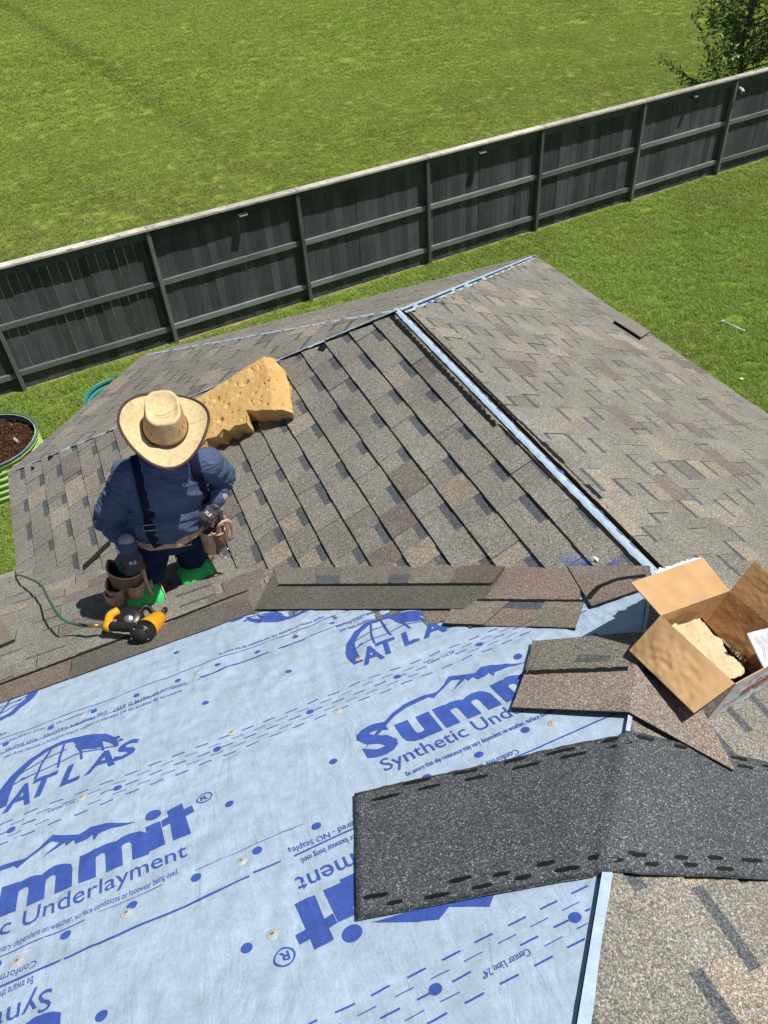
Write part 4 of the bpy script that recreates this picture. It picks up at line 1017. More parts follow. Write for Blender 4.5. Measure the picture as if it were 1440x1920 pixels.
fo = slab('foam_block', [(-.647, .269), (-.76, .29), (-1.175, .368), (-1.34, .40)], [(-.721, -.262), (-.75, -.225), (-.79, -.2), (-.83, -.15), (-.87, -.11), (-.895, -.06), (-.91, -.055), (-.922, -.1), (-.935, -.15), (-.965, -.13), (-.99, -.1), (-1.03, -.11), (-1.056, -.06), (-1.1, -.085), (-1.154, -.04), (-1.22, -.07), (-1.281, -.045), (-1.36, -.04)],
    [(-.647, .269), (-.652, .235), (-.639, .102), (-.65, .05), (-.656, -.034), (-.67, -.08), (-.688, -.142), (-.7, -.2), (-.721, -.262)], fH, Mp, M_FOAM, 150, 110, jag=.02)
tag(fo, 'ragged yellow foam block full of holes lying behind the kneeling worker', 'foam block')

# ---- kneeling roofer
def capsule(bm, p0, p1, r0, r1, n=14, fl=1.0, ax=None):
    p0, p1 = V(p0), V(p1); d = (p1-p0); Ln = d.length; d = d/Ln if Ln else Z
    a = V(ax) if ax else (X_ if abs(d.x) < .8 else Y_); a = (a-d*a.dot(d)).normalized(); b = d.cross(a); prof = []
    for k in range(1, 6): t = k/6*math.pi/2; prof.append((r0*math.sin(t), -r0*math.cos(t)))
    prof.append((r0, 0))
    for k in range(1, 4): prof.append((r0+(r1-r0)*k/4, Ln*k/4))
    prof.append((r1, Ln))
    for k in range(1, 6): t = k/6*math.pi/2; prof.append((r1*math.cos(t), Ln+r1*math.sin(t)))
    rings = [[bm.verts.new(p0+d*h+a*(r*math.cos(k*2*math.pi/n))+b*(r*fl*math.sin(k*2*math.pi/n))) for k in range(n)] for r, h in prof]
    for x, y in zip(rings, rings[1:]):
        for k in range(n): bm.faces.new((x[k], x[(k+1) % n], y[(k+1) % n], y[k]))
    bm.faces.new(rings[0][::-1]); bm.faces.new(rings[-1])
def ellipsoid(bm, c, ax, r, n=20):
    c = V(c); a, b, d = [V(x).normalized() for x in ax]; rings = []
    for i in range(1, n//2):
        t = i/(n//2)*math.pi; rings.append([bm.verts.new(c+a*(r[0]*math.sin(t)*math.cos(k*2*math.pi/n))+b*(r[1]*math.sin(t)*math.sin(k*2*math.pi/n))+d*(r[2]*math.cos(t))) for k in range(n)])
    for x, y in zip(rings, rings[1:]):
        for k in range(n): bm.faces.new((x[k], x[(k+1) % n], y[(k+1) % n], y[k]))
    bm.faces.new(rings[0][::-1]); bm.faces.new(rings[-1])
def remesh(bm, vox, smooth, disp=None):
    me = bpy.data.meshes.new('tmp'); bmesh.ops.recalc_face_normals(bm, faces=bm.faces); bm.to_mesh(me); bm.free(); o = bpy.data.objects.new('tmp', me); COL.objects.link(o)
    m = o.modifiers.new('r', 'REMESH'); m.mode = 'VOXEL'; m.voxel_size = vox
    if smooth: m2 = o.modifiers.new('s', 'SMOOTH'); m2.factor = .5; m2.iterations = smooth
    r = evalmesh(o); bpy.data.objects.remove(o)
    if disp:
        no = [V(v.normal) for v in r.vertices]
        for v, n_ in zip(r.vertices, no): v.co = v.co+n_*disp(V(v.co), n_)
    return r
man = empty('person', (-1.62, -.82, -.66), 'kneeling roofer in a straw hat, blue long-sleeved shirt, jeans and green knee pads', 'person')
shR, shL = V((-1.625, -.875, .065)), V((-1.305, -.95, .07)); elR, elL = V((-1.77, -.83, -.15)), V((-1.25, -.88, -.08))
wrR, wrL = V((-1.728, -.975, -.215)), V((-1.305, -.935, -.145))
hipR, hipL = V((-1.63, -.77, -.38)), V((-1.465, -.76, -.39)); knR, knL = V((-1.742, -.93, -.585)), V((-1.488, -.825, -.635))
anR, anL = V((-1.72, -.5, -.68)), V((-1.40, -.42, -.585)); headc = V((-1.44, -1.03, .29))
bm = bmesh.new()
ru = V((.97, -.2, 0)).normalized(); fwd = V((-.2, -.97, 0)).normalized()
ellipsoid(bm, (-1.535, -.80, -.35), (ru, fwd, Z), (.155, .125, .12)); ellipsoid(bm, (-1.54, -.86, -.19), (ru, fwd, V((0, -.15, 1))), (.188, .16, .16))
ellipsoid(bm, (-1.50, -.89, -.04), (ru, fwd, V((0, -.2, 1))), (.182, .13, .17)); ellipsoid(bm, (-1.475, -.90, .07), (ru, fwd, Z), (.185, .1, .1))
capsule(bm, shR, shL, .066, .066); capsule(bm, (-1.462, -.93, .12), (-1.447, -1.0, .24), .062, .055)
capsule(bm, shR, elR, .074, .068); capsule(bm, elR, wrR, .062, .039); capsule(bm, shL, elL, .067, .056); capsule(bm, elL, wrL, .058, .039)
capsule(bm, hipR, knR, .096, .064); capsule(bm, hipL, knL, .096, .064); capsule(bm, knR, anR, .062, .042); capsule(bm, knL, anL, .062, .042)
hf = V((-.15, -.93, -.33)).normalized(); hr = V((.97, -.12, -.1)); hr = (hr-hf*hr.dot(hf)).normalized(); hu = hr.cross(hf); hu = hu if hu.z > 0 else -hu
ellipsoid(bm, headc, (hr, hf, hu), (.074, .092, .1)); ellipsoid(bm, headc+hf*.045-hu*.06, (hr, hf, hu), (.052, .05, .05))
capsule(bm, headc+hf*.088+hu*.005, headc+hf*.108-hu*.03, .01, .016); ellipsoid(bm, headc+hr*.077-hu*.01, (hf, hu, hr), (.018, .028, .009)); ellipsoid(bm, headc-hr*.077-hu*.01, (hf, hu, hr), (.018, .028, .009))
ellipsoid(bm, headc+hf*.083-hu*.055, (hr, hf, hu), (.026, .012, .01))
bones = [(shR, elR, 1), (elR, wrR, 1), (shL, elL, 2), (elL, wrL, 2)]
def segd(p, a, b):
    t = max(0, min(1, (p-a).dot(b-a)/(b-a).length_squared)); return (p-(a+(b-a)*t)).length, t
def skin(p): return (p-headc).length < .135 and p.z > .17
def bodydisp(p, n):
    if skin(p): return 0
    best = min(((segd(p, a, b)[0], i) for i, (a, b, _) in enumerate(bones)))
    if best[0] < .095 and (p.x < shR.x-.02 or p.x > shL.x+.02 or p.z < -.02 and (p.x < -1.68 or p.x > -1.36)):
        a, b, sd = bones[best[1]]; t = segd(p, a, b)[1]*(b-a).length+(0 if best[1] % 2 == 0 else .25)
        side = (p-a).dot(V((0, -1, .3)))
        wv = noise.noise(V((t*34+side*12, side*7, sd*3+p.x*4)))
        rg = max(0, 1-abs(noise.noise(V((t*26+side*9, side*6+p.x*3, sd*5+2))))*3.2)
        return .009*rg-.004+.008*wv+.004*noise.noise(V((t*70+side*18, side*12, sd)))+.002
    if p.z > -.29:
        k = min(1, max(0, (.12-p.z)/.3)); rg = max(0, 1-abs(noise.noise(V((p.x*5+p.z*3, p.y*5, p.z*15+p.x*6))))*4)
        return .008*rg*(.3+.7*k)-.002+ k*(.011*noise.noise(V((p.x*7, p.y*7, p.z*26+p.x*9)))+.005*noise.noise(V((p.x*14, p.y*10, p.z*50+p.x*20))))+.007*noise.noise(V((p.x*11+p.z*9, p.y*6, p.z*5)))
    return .005*noise.noise(V((p.x*9, p.y*9, p.z*28)))+.0025*noise.noise(V((p.x*25, p.y*25, p.z*45)))
me = remesh(bm, .006, 5, bodydisp)
def cloth(name, c, sc=350, bumpd=.0012, var=.12):
    t = NT(name); co = t.coord(); n = t.noise(co, 9, 4, .6); f = t.noise(co, sc, 2, .7)
    t.col(t.mix(1, t.mix(1, c, t.ramp(n, [(.3, 1-var), (.7, 1+var)]), 'MULTIPLY'), t.ramp(f, [(.3, .8), (.7, 1.2)]), 'MULTIPLY')); t.rough(.9, .15); t.bump(f, .4, bumpd)
    if 'shirt' in name:
        m = t.n('Mapping'); t.l(co, m.inputs[0]); m.inputs['Scale'].default_value = (9, 9, 24); m.inputs['Rotation'].default_value = (.2, .35, 0)
        w_ = t.noise(m.outputs[0], 1.3, 3, .55, 1.4); rr = t.ramp(w_, [(.38, 0), (.5, 1), (.6, .1)]); b2 = t.n('Bump'); b2.inputs['Strength'].default_value = .55; b2.inputs['Distance'].default_value = .01
        t.l(rr, b2.inputs['Height']); bn = [n for n in t.t.nodes if n.type == 'BUMP' and n != b2][0]; t.l(b2.outputs[0], bn.inputs['Normal'])
    return t.m
M_SHIRT = cloth('blue_shirt', (.085, .118, .205)); M_JEAN = cloth('dark_denim', (.018, .035, .085), 500, .001, .35); M_SKIN = simple('skin', (.32, .17, .1), .5, .4, .06)
midx = []
for p in me.polygons:
    c = V(p.center)
    if skin(c): midx.append(2)
    elif c.z > -.285+.0*c.x or (c.z > -.33 and (c.x < -1.73 or c.x > -1.33)): midx.append(0)
    else: midx.append(1)
body = fin('body', me, [M_SHIRT, M_JEAN, M_SKIN], man, midx, True)
bvh = BVHTree.FromPolygons([V(v.co) for v in me.vertices], [tuple(p.vertices) for p in me.polygons])
M_EYE = simple('eye', (.03, .02, .015), .2); M_HAIR = simple('black_hair', (.012, .01, .009), .6)
for sgn in (-1, 1):
    bm = bmesh.new(); ellipsoid(bm, headc+hf*.084+hr*(.03*sgn)+hu*.012, (hr, hf, hu), (.011, .008, .006), 12); bmobj('eye', bm, M_EYE, man, True)
bm = bmesh.new(); ellipsoid(bm, headc-hf*.012+hu*.014, (hr, hf, hu), (.079, .09, .094)); me = remesh(bm, .008, 2, lambda p, n: .003*noise.noise(p*60)); fin('hair', me, M_HAIR, man, None, True)
bm = bmesh.new(); tube(bm, [V((-1.462, -.935, .165))+ru*(.066*math.cos(t*.5236))+fwd*(.062*math.sin(t*.5236)) for t in range(13)], .012, 8); bmobj('collar', bm, M_SHIRT, man, True)
# boots
M_BOOT = simple('brown_boot', (.09, .06, .04), .6)
for an, kn in ((anR, knR), (anL, knL)):
    d = (an-kn).normalized(); bm = bmesh.new(); capsule(bm, an-d*.02, an+d*.045, .045, .042); capsule(bm, an+d*.04, an+d*.06+V((0, .01, -.06)), .042, .036); ellipsoid(bm, an+d*.1-V((0, 0, .05)), (X_, d, Z), (.042, .075, .034)); me = remesh(bm, .008, 2); fin('boot', me, M_BOOT, man, None, True)
# straps following the body
def onbody(p, out, h):
    l, n, i, d = bvh.ray_cast(p+out*.4, -out)
    if l is None: l, n, i, d = bvh.find_nearest(p)
    return l+n*h, n
def strap(name, pts, wd, mat, h=.005, out=V((-.05, -.8, .6)).normalized(), side=ru, parent=man, th=.003):
    C_ = catmull(pts, 7); vs = []; fs = []
    for i, p in enumerate(C_):
        d = (C_[min(i+1, len(C_)-1)]-C_[max(i-1, 0)]).normalized()
        sd = out.cross(d).normalized()
        row = []
        for k in (-1, -.33, .33, 1): l, n = onbody(p+sd*(wd/2*k), out, h); row.append(l)
        m = sum(row, V((0, 0, 0)))/4
        row = [r.lerp(m+sd*(wd/2*k), .85) for r, k in zip(row, (-1, -.33, .33, 1))]
        vs += row+[r-out*th for r in row]
        if i:
            k = 8*i
            for j in range(3): fs.append((k-8+j, k-7+j, k+1+j, k+j))
            fs.append((k-8, k, k+4, k-4)); fs.append((k-5, k-1, k+7, k+3))
    return mk(name, vs, fs, mat, parent, smooth=True), C_
M_STRAP = cloth('navy_webbing', (.009, .013, .035), 600); M_STEEL = simple('steel', (.55, .53, .5), .3, .5, .1, metal=.9); M_LEATH = None
strap('suspender', [(-1.575, -.90, .17), (-1.585, -.97, .08), (-1.6, -1.0, -.05), (-1.615, -.99, -.17), (-1.605, -.97, -.275)], .046, M_STRAP)
strap('suspender', [(-1.35, -.93, .17), (-1.36, -.99, .08), (-1.365, -1.0, -.03), (-1.36, -.98, -.13), (-1.385, -.97, -.27)], .042, M_STRAP)
def buckle(p, wd, hh, mat, tilt=0):
    out = V((-.05, -.8, .6)).normalized(); l, n = onbody(V(p), out, .011); x = (ru-out*ru.dot(out)).normalized(); y = out.cross(x); x2 = x*math.cos(tilt)+y*math.sin(tilt); y2 = out.cross(x2)
    pts = [l+x2*(wd/2*a)+y2*(hh/2*b) for a, b in ((-1, -1), (1, -1), (1, 1), (-1, 1), (-1, -1), (1, -1))]; bm = bmesh.new(); tube(bm, pts, .0022, 6); bmobj('buckle', bm, mat, man, True)
buckle((-1.612, -1.0, -.135), .056, .024, M_STEEL, -.1); buckle((-1.362, -1, -.09), .046, .022, M_BLK, .4)
def leather(name, c):
    t = NT(name); co = t.coord(); n = t.noise(co, 18, 5, .65); f = t.noise(co, 140, 3, .7); c2 = t.mix(t.ramp(n, [(.4, 0), (.75, .8)]), c, (c[0]*.45, c[1]*.42, c[2]*.4)); c2 = t.mix(1, c2, t.ramp(f, [(.3, .85), (.7, 1.15)]), 'MULTIPLY')
    t.col(c2); t.rough(.6, .35); t.bump(n, .5, .006); return t.m
M_LEATH = leather('worn_tan_leather', (.62, .43, .3)); M_LEATD = leather('dark_leather_lining', (.22, .14, .09))
# belt
bp = []
for k in range(25):
    a = k/24*2*math.pi; d = (ru*math.cos(a)+fwd*math.sin(a)); l, n, i, dd_ = bvh.ray_cast(V((-1.535, -.83, -.285+.012*math.sin(a)))+d*.5, -d); bp.append((l if l is not None else V((-1.535, -.83, -.285))+d*.15)+d*.006)
vs = []; fs = []
for k, p in enumerate(bp): vs += [p+Z*.021, p-Z*.021]; fs += [(2*k-2, 2*k, 2*k+1, 2*k-1)] if k else []
mk('belt', vs, fs, M_LEATH, man, smooth=True)
bm = bmesh.new(); l, n = onbody(V((-1.50, -1.0, -.285)), fwd, .013); tube(bm, [l+ru*a+Z*b for a, b in ((-.025, -.02), (.025, -.02), (.025, .02), (-.025, .02), (-.025, -.02))], .003, 6); bmobj('belt_buckle', bm, M_STEEL, man, True)
# gloves with five fingers
def glove(wr, palm_dir, fing_dir, thumb_side, back, curl, label, knuck=None, sc_=1.0):
    pd = V(palm_dir).normalized(); bk = V(back); bk = (bk-pd*bk.dot(pd)).normalized(); sd = pd.cross(bk).normalized()*thumb_side
    bm = bmesh.new(); w0 = V(wr); capsule(bm, w0-pd*.035, w0+pd*.012, .036, .03, fl=.9); ellipsoid(bm, w0+pd*.055, (sd, pd, bk), (.044, .052, .022)); 
    for i, (o_s, ln) in enumerate(((.031, .068), (.011, .076), (-.01, .071), (-.03, .056))):
        base = w0+pd*.085+sd*o_s+bk*.002; a = base
        ang = 0; segs = (ln*.45, ln*.32, ln*.23); rr = (.0115, .0105, .0092, .008)
        for k in range(3):
            ang += curl[k]*(1+.08*i); d = pd*math.cos(ang)-bk*math.sin(ang)+sd*(.04*(1.5-i)*.3); b = a+d.normalized()*segs[k]*1.25; capsule(bm, a, b, rr[k], rr[k+1], 10); a = b
    a = w0+pd*.02+sd*.034; d = (pd*.6+sd*.75-bk*.35).normalized(); b = a+d*.038; capsule(bm, a, b, .0155, .0125, 10); c = b+(pd*.85-bk*.55+sd*.1).normalized()*.034; capsule(bm, b, c, .0125, .0105, 10)
    me = remesh(bm, .0032, 1, lambda p, n: .0008*noise.noise(p*150)); mats = [M_GLOVE, M_GLOVEC]
    mi = [1 if (V(p.center)-w0).dot(pd) < .012 else 0 for p in me.polygons]
    o = fin('glove', me, mats, man, mi, True); o['label'] = label
    return w0, pd, sd, bk, o
M_GLOVE = cloth('charcoal_knit_glove', (.085, .08, .095), 700, .001); M_GLOVEC = cloth('grey_glove_cuff', (.36, .35, .38), 700, .001)
gR = glove((-1.728, -.985, -.225), (-.02, -.35, -.9), None, 1, (-.05, -.9, .4), (.5, .6, .5), 'glove of the hand reaching into the front pouch')
gL = glove((-1.315, -.945, -.155), (-.8, -.3, -.5), None, -1, (.1, -.85, .55), (.7, .8, .6), 'glove of the hand resting at the belt')
M_REDT = simple('red_print', (.5, .03, .03), .6); M_WHT = simple('white_print', (.7, .7, .7), .6)
def tinytext(body, c, xd, yd, n, width, mat, parent):
    cu = bpy.data.curves.new('lettering', 'FONT'); cu.body = body; cu.offset = .03; cu.resolution_u = 2; o = bpy.data.objects.new('t', cu); COL.objects.link(o); me = evalmesh(o); bpy.data.objects.remove(o)
    xs = [v.co.x for v in me.vertices]; ys = [v.co.y for v in me.vertices]; k = width/(max(xs)-min(xs)); mx, my = (max(xs)+min(xs))/2, (max(ys)+min(ys))/2
    for v in me.vertices: v.co = c+xd*((v.co.x-mx)*k)+yd*((v.co.y-my)*k)+n
    fin('lettering', me, mat, parent)
for (w0, pd, sd, bk, o), sx in ((gR, 1), (gL, 1)):
    xd = (pd.cross(bk)).normalized(); xd = xd if xd.dot(ru) > 0 else -xd; yd = bk.cross(xd)
    tinytext('FLE', w0+pd*.06+xd*.0, xd, yd, bk*.0265, .03, M_WHT, o); tinytext('X', w0+pd*.06+xd*.025, xd, yd, bk*.0255, .016, M_REDT, o)
tinytext('Ca', onbody(V((-1.425, -1.0, .03)), V((-.05, -.8, .6)).normalized(), .006)[0], ru, V((0, .6, .8)), V((0, 0, 0)), .022, M_WHT, man)
# knee pads
M_PAD = simple('green_knee_pad', (.05, .68, .17), .55, .4, .1, 60, .3)
for kn, sd_ in ((knR, 0), (knL, 1)):
    ax = (ru*.96+V((0, .25, 0))).normalized() if sd_ == 0 else V((.98, .12, .1)).normalized(); up_ = V((0, .25, .95)); up_ = (up_-ax*up_.dot(ax)).normalized(); fr_ = up_.cross(ax).normalized(); fr_ = fr_ if fr_.y < 0 else -fr_
    vs = []; fs = []; NI, NJ = 18, 14
    for i in range(NI+1):
        for j in range(NJ+1):
            a = i/NI*2-1; th = (-100+j/NJ*175)*math.pi/180; r = .079*(1-.12*abs(a)**3); r2_ = r*(1+.04*math.cos(a*9))
            vs.append(kn+ax*(a*.078*(1-.15*max(0, -math.sin(th))))+fr_*(math.cos(th)*r2_)+up_*(math.sin(th)*r2_*.9-.006))
            if i and j: k = i*(NJ+1)+j; fs.append((k-NJ-2, k-NJ-1, k, k-1))
    o = mk('knee_pad', vs, fs, M_PAD, man, smooth=True); m_ = o.modifiers.new('sol', 'SOLIDIFY'); m_.thickness = .012; m_.offset = -1
    bm = bmesh.new(); pts = [kn+ax*.07+fr_*.05+up_*.03, kn+ax*.1-fr_*.03+up_*.01, kn+ax*.13-fr_*.1-up_*.035]; tube(bm, catmull(pts, 5), .009, 6, flat=.25); bmobj('knee_strap', bm, leather('brown_strap%d' % sd_, (.2, .1, .055)), man, True)
    bm = bmesh.new(); tube(bm, [kn+ax*a+fr_*(.083*math.cos(t))+up_*(.075*math.sin(t)) for a, t in ((.082, -1.2), (.083, -.6), (.083, 0), (.083, .6), (.08, 1.1))], .004, 6); bmobj('piping', bm, M_LEATH, man, True)
# tool pouches
def pouch(c, down, out, wd, dp, ht, mat, name='pouch', parent=man, taper=.85, rim=True, seed=0):
    c = V(c); down = V(down).normalized(); out = V(out); out = (out-down*out.dot(down)).normalized(); sd = down.cross(out); vs = []; fs = []; NI, NJ = 20, 9
    for j in range(NJ+1):
        f = j/NJ; k = 1-(1-taper)*f; bulge = 1+.18*math.sin(f*math.pi)
        if f > .8: k *= math.sqrt(max(.02, 1-((f-.8)/.2)**2*.8))
        for i in range(NI+1):
            a = i/NI*math.pi; x = -math.cos(a)*wd/2*k; y = (math.sin(a)**.7)*dp*k*bulge
            p = c+sd*x+out*y+down*(f*ht-.012*math.sin(a)*(1-f)*-1)
            p += out*(.006*noise.noise(V((i*.35, j*.5, seed)))); vs.append(p)
            if j and i: k_ = j*(NI+1)+i; fs.append((k_-NI-2, k_-NI-1, k_, k_-1))
    for j in range(NJ+1): pass
    k0 = len(vs); # back panel
    for j in range(NJ+1): vs += [vs[j*(NI+1)].copy(), vs[j*(NI+1)+NI].copy()]
    for j in range(NJ): fs.append((k0+2*j, k0+2*j+1, k0+2*j+3, k0+2*j+2))
    fs.append(tuple(NJ*(NI+1)+i for i in range(NI+1)))
    o = mk(name, vs, fs, [mat], parent, smooth=True); m_ = o.modifiers.new('sol', 'SOLIDIFY'); m_.thickness = .004; m_.offset = -1
    if rim:
        bm = bmesh.new(); tube(bm, [c+sd*(-math.cos(i/16*math.pi)*wd/2)+out*((math.sin(i/16*math.pi)**.7)*dp)+down*(.012*math.sin(i/16*math.pi)) for i in range(17)], .0045, 6); bmobj('pouch_rim', bm, M_LEATH, parent, True)
    return o
dR_ = V((-.12, .12, -1)); oR = V((-.45, -.85, .1))
pc = V((-1.765, -.915, -.36))
pouch(pc, dR_, oR, .17, .085, .2, M_LEATD, seed=1)
pouch(pc+oR.normalized()*.03+dR_.normalized()*.075+ru*-.04, dR_, oR, .095, .075, .13, M_LEATH, seed=2); pouch(pc+oR.normalized()*.035+dR_.normalized()*.07+ru*.045, dR_, oR, .085, .068, .12, M_LEATH, seed=3)
pouch(pc+oR.normalized()*.09+dR_.normalized()*.1+ru*-.05, dR_, oR, .06, .03, .075, M_LEATH, 'small_pocket', seed=5)
bm = bmesh.new(); p0 = pc+ru*.088+oR.normalized()*.05; tube(bm, catmull([p0+Z*.02, p0+fwd*.03-Z*.05, p0+fwd*.03-Z*.14, p0-fwd*.0-Z*.19, p0-fwd*.03-Z*.12], 6), .008, 6, flat=.4); bmobj('hammer_loop', bm, M_LEATH, man, True)
bm = bmesh.new(); box(bm, pc+oR.normalized()*.02+V((-.005, 0, .0)), ru, fwd, Z, .05, .03, .06, .003); bmobj('tape_measure', bm, simple('teal_tape', (.03, .2, .16), .4), man)
bm = bmesh.new(); lathe(bm, pc+oR.normalized()*.055+V((.03, 0, .0)), V((.2, -.8, .5)), [(.03, 0), (.033, .006), (.033, .026), (.03, .03)], 18); bmobj('tape_case', bm, M_BLK, man, True)
bm = bmesh.new(); p0 = pc-ru*.085+oR.normalized()*.03-Z*.13; tube(bm, [p0+V((-.03*math.cos(t), -.02, .035*math.sin(t))) for t in [k*.5236 for k in range(-3, 9)]], .003, 6); bmobj('wire_ring', bm, M_BLK, man, True)
pl = V((-1.372, -.905, -.30)); dL = V((-.05, .05, -1)); oL = V((.55, -.8, .15))
pouch(pl, dL, oL, .12, .06, .17, M_LEATH, seed=7); pouch(pl+oL.normalized()*.045+dL*.01, dL, oL, .07, .04, .12, M_LEATD, seed=8)
for k, (a, b) in enumerate(((.0, 0), (.03, .02))):
    bm = bmesh.new(); p0 = pl+oL.normalized()*(.05+a)+V((.02, 0, .035-b)); tube(bm, catmull([p0+V((-.035, -.01, -.02)), p0+V((-.02, -.02, .025)), p0+V((.02, -.01, .02)), p0+V((.03, 0, -.05)), p0+V((.022, .0, -.14+.04*k))], 6), .0095, 8, flat=.5); bmobj('leather_loop', bm, M_LEATH, man, True)
bm = bmesh.new(); p0 = pl+oL.normalized()*.06-Z*.16; tube(bm, [p0+V((.028*math.cos(t), -.01, .03*math.sin(t))) for t in [k*.5236 for k in range(-8, 3)]], .003, 6); bmobj('wire_ring', bm, M_STEEL, man, True)
bm = bmesh.new(); p0 = pl+V((-.02, -.03, -.02)); tube(bm, catmull([p0, p0+V((.03, -.02, -.05)), p0+V((.02, -.03, -.12))], 5), .006, 6); bmobj('pliers_handle', bm, M_LEATD, man, True)

# straw hat, worn
def straw(name, c, ring_=True):
    t = NT(name); uv = t.n('UVMap'); m = t.n('Mapping'); t.l(uv.outputs[0], m.inputs[0]); m.inputs['Scale'].default_value = (130, 26, 1)
    wv = t.n('TexWave', wave_type='BANDS', bands_direction='Y'); wv.inputs['Scale'].default_value = 1.0; wv.inputs['Distortion'].default_value = 1.2; wv.inputs['Detail'].default_value = 3; t.l(m.outputs[0], wv.inputs[0])
    w2 = t.n('TexWave', wave_type='BANDS', bands_direction='DIAGONAL'); w2.inputs['Scale'].default_value = .5; w2.inputs['Distortion'].default_value = 2; t.l(m.outputs[0], w2.inputs[0])
    n = t.noise(t.coord(), 60, 4, .7); n2 = t.noise(t.coord(), 9, 3, .6)
    cc = t.mix(1, c, t.ramp(wv.outputs['Fac'], [(0, .8), (.6, 1.06)]), 'MULTIPLY'); cc = t.mix(1, cc, t.ramp(w2.outputs['Fac'], [(0, .87), (.7, 1.05)]), 'MULTIPLY'); cc = t.mix(1, cc, t.ramp(n, [(.3, .8), (.7, 1.15)]), 'MULTIPLY')
    cc = t.mix(t.ramp(n2, [(.55, 0), (.75, .35)]), cc, (.5, .3, .12)); t.col(cc); t.rough(.7, .25)
    a = t.n('Math', operation='ADD'); t.l(wv.outputs['Fac'], a.inputs[0]); t.l(w2.outputs['Fac'], a.inputs[1]); t.bump(a.outputs[0], .5, .0025); return t.m
M_STRAW = straw('straw', (.86, .68, .39)); M_STRAW_SHADE = straw('shaded_straw', (.66, .43, .21)); M_BAND = simple('brown_hat_band', (.06, .03, .025), .6)  # crown sides use a browner, darker straw with their shade put into the colour
hc = V((-1.432, -1.075, .375)); HF = V((-.17, -.93, -.26)).normalized(); HR = V((.95, -.19, -.14)); HR = (HR-HF*HR.dot(HF)).normalized(); HU = HR.cross(HF); HU = HU if HU.z > 0 else -HU
def brimP(a, r):
    x, y = math.cos(a)*r, math.sin(a)*r    # y forward
    X1 = .166*x*(1-.12*max(0, y)); Y1 = (.18 if y > 0 else .168)*y
    rr = r; zz = .052*abs(x)**2.2*rr**1.5*(1 if x < 0 else .75)-.020*max(0, y)**2+.0*rr+.004*math.sin(a*3+1)*rr
    zz += .02*max(0, -x)*max(0, -y)*2*rr
    return hc+HR*X1+HF*Y1+HU*zz
def uvmesh(name, P, na, nr, mat, parent, th=.003):
    vs = []; fs = []; uvs = []
    for i in range(na+1):
        for j in range(nr+1):
            vs.append(P(i/na, j/nr))
            if i and j: k = i*(nr+1)+j; fs.append((k-nr-2, k-nr-1, k, k-1)); uvs.append([((i-1)/na, (j-1)/nr), ((i-1)/na, j/nr), (i/na, j/nr), (i/na, (j-1)/nr)])
    o = mk(name, vs, fs, mat, parent, smooth=True); ul = o.data.uv_layers.new(name='UVMap'); k = 0
    for u4 in uvs:
        for x in u4: ul.data[k].uv = x; k += 1
    if th: m_ = o.modifiers.new('sol', 'SOLIDIFY'); m_.thickness = th; m_.offset = 0
    return o
uvmesh('hat_brim', lambda i, j: brimP(i*2*math.pi, .46+.54*j), 72, 16, M_STRAW, man)
bm = bmesh.new(); tube(bm, [brimP(k/72*2*math.pi, 1.0) for k in range(73)], .0035, 6, flat=1.6); bmobj('brim_edge', bm, M_BAND, man, True)
def crownP(i, j):
    a = i*2*math.pi; x, y = math.cos(a), math.sin(a)
    if j < .6:
        f = j/.6; sx = .083*(1-f)+.062*f; sy = .098*(1-f)+.078*f; pin = 1-.12*f*max(0, y)**2
        sq = 1/(abs(x)**4+abs(y)**4)**.25*f+(1-f); sq = min(sq, 1.12)
        return hc+HR*(x*sx*pin*sq)+HF*(y*sy*sq)+HU*(-.002+.112*f+.012*f*max(0, -y))
    f = (j-.6)/.4; sq = min(1/(abs(x)**4+abs(y)**4)**.25, 1.12); pin = 1-.12*max(0, y)**2; r = 1-f
    rimup = .006*math.sin(min(1, f*5)*math.pi)
    dip = -.026*math.sin(min(1, f*1.25)*math.pi/2)
    return hc+HR*(x*.062*pin*sq*r)+HF*(y*.078*sq*r)+HU*(.110+.012*max(0, -y)*r+rimup+dip*(1 if f > .12 else 0.2))
cr_ = uvmesh('hat_crown', crownP, 64, 26, M_STRAW_SHADE, man); cr_.data.materials.append(M_STRAW)
for p_ in cr_.data.polygons:
    if p_.index % 26 >= 15: p_.material_index = 1
uvmesh('hat_band', lambda i, j: (lambda a: hc+HR*(math.cos(a)*(.0862-.002*j))+HF*(math.sin(a)*(.101-.002*j))+HU*(.000+.012*j))(i*2*math.pi), 48, 1, M_BAND, man, .003)
for a, b in ((.35, .05), (.6, .05), (.85, .06), (2.3, .05), (2.6, .06)):
    c = crownP(a/(2*math.pi), .3)+HU*.004; bm = bmesh.new(); box(bm, c, HR, HF, HU, .006, .006, .006, .001); bmobj('vent_hole', bm, M_BAND, man)
bm = bmesh.new(); tube(bm, [hc+HU*(.0985-.004*math.cos(k*.3))+HF*(.012+.012*math.sin(k/14*math.pi)+(.004 if k % 2 else 0))+HR*(-.028+.004*k) for k in range(15)], .0012, 5); bmobj('red_stitching', bm, simple('faded_red', (.45, .16, .1), .7), man)

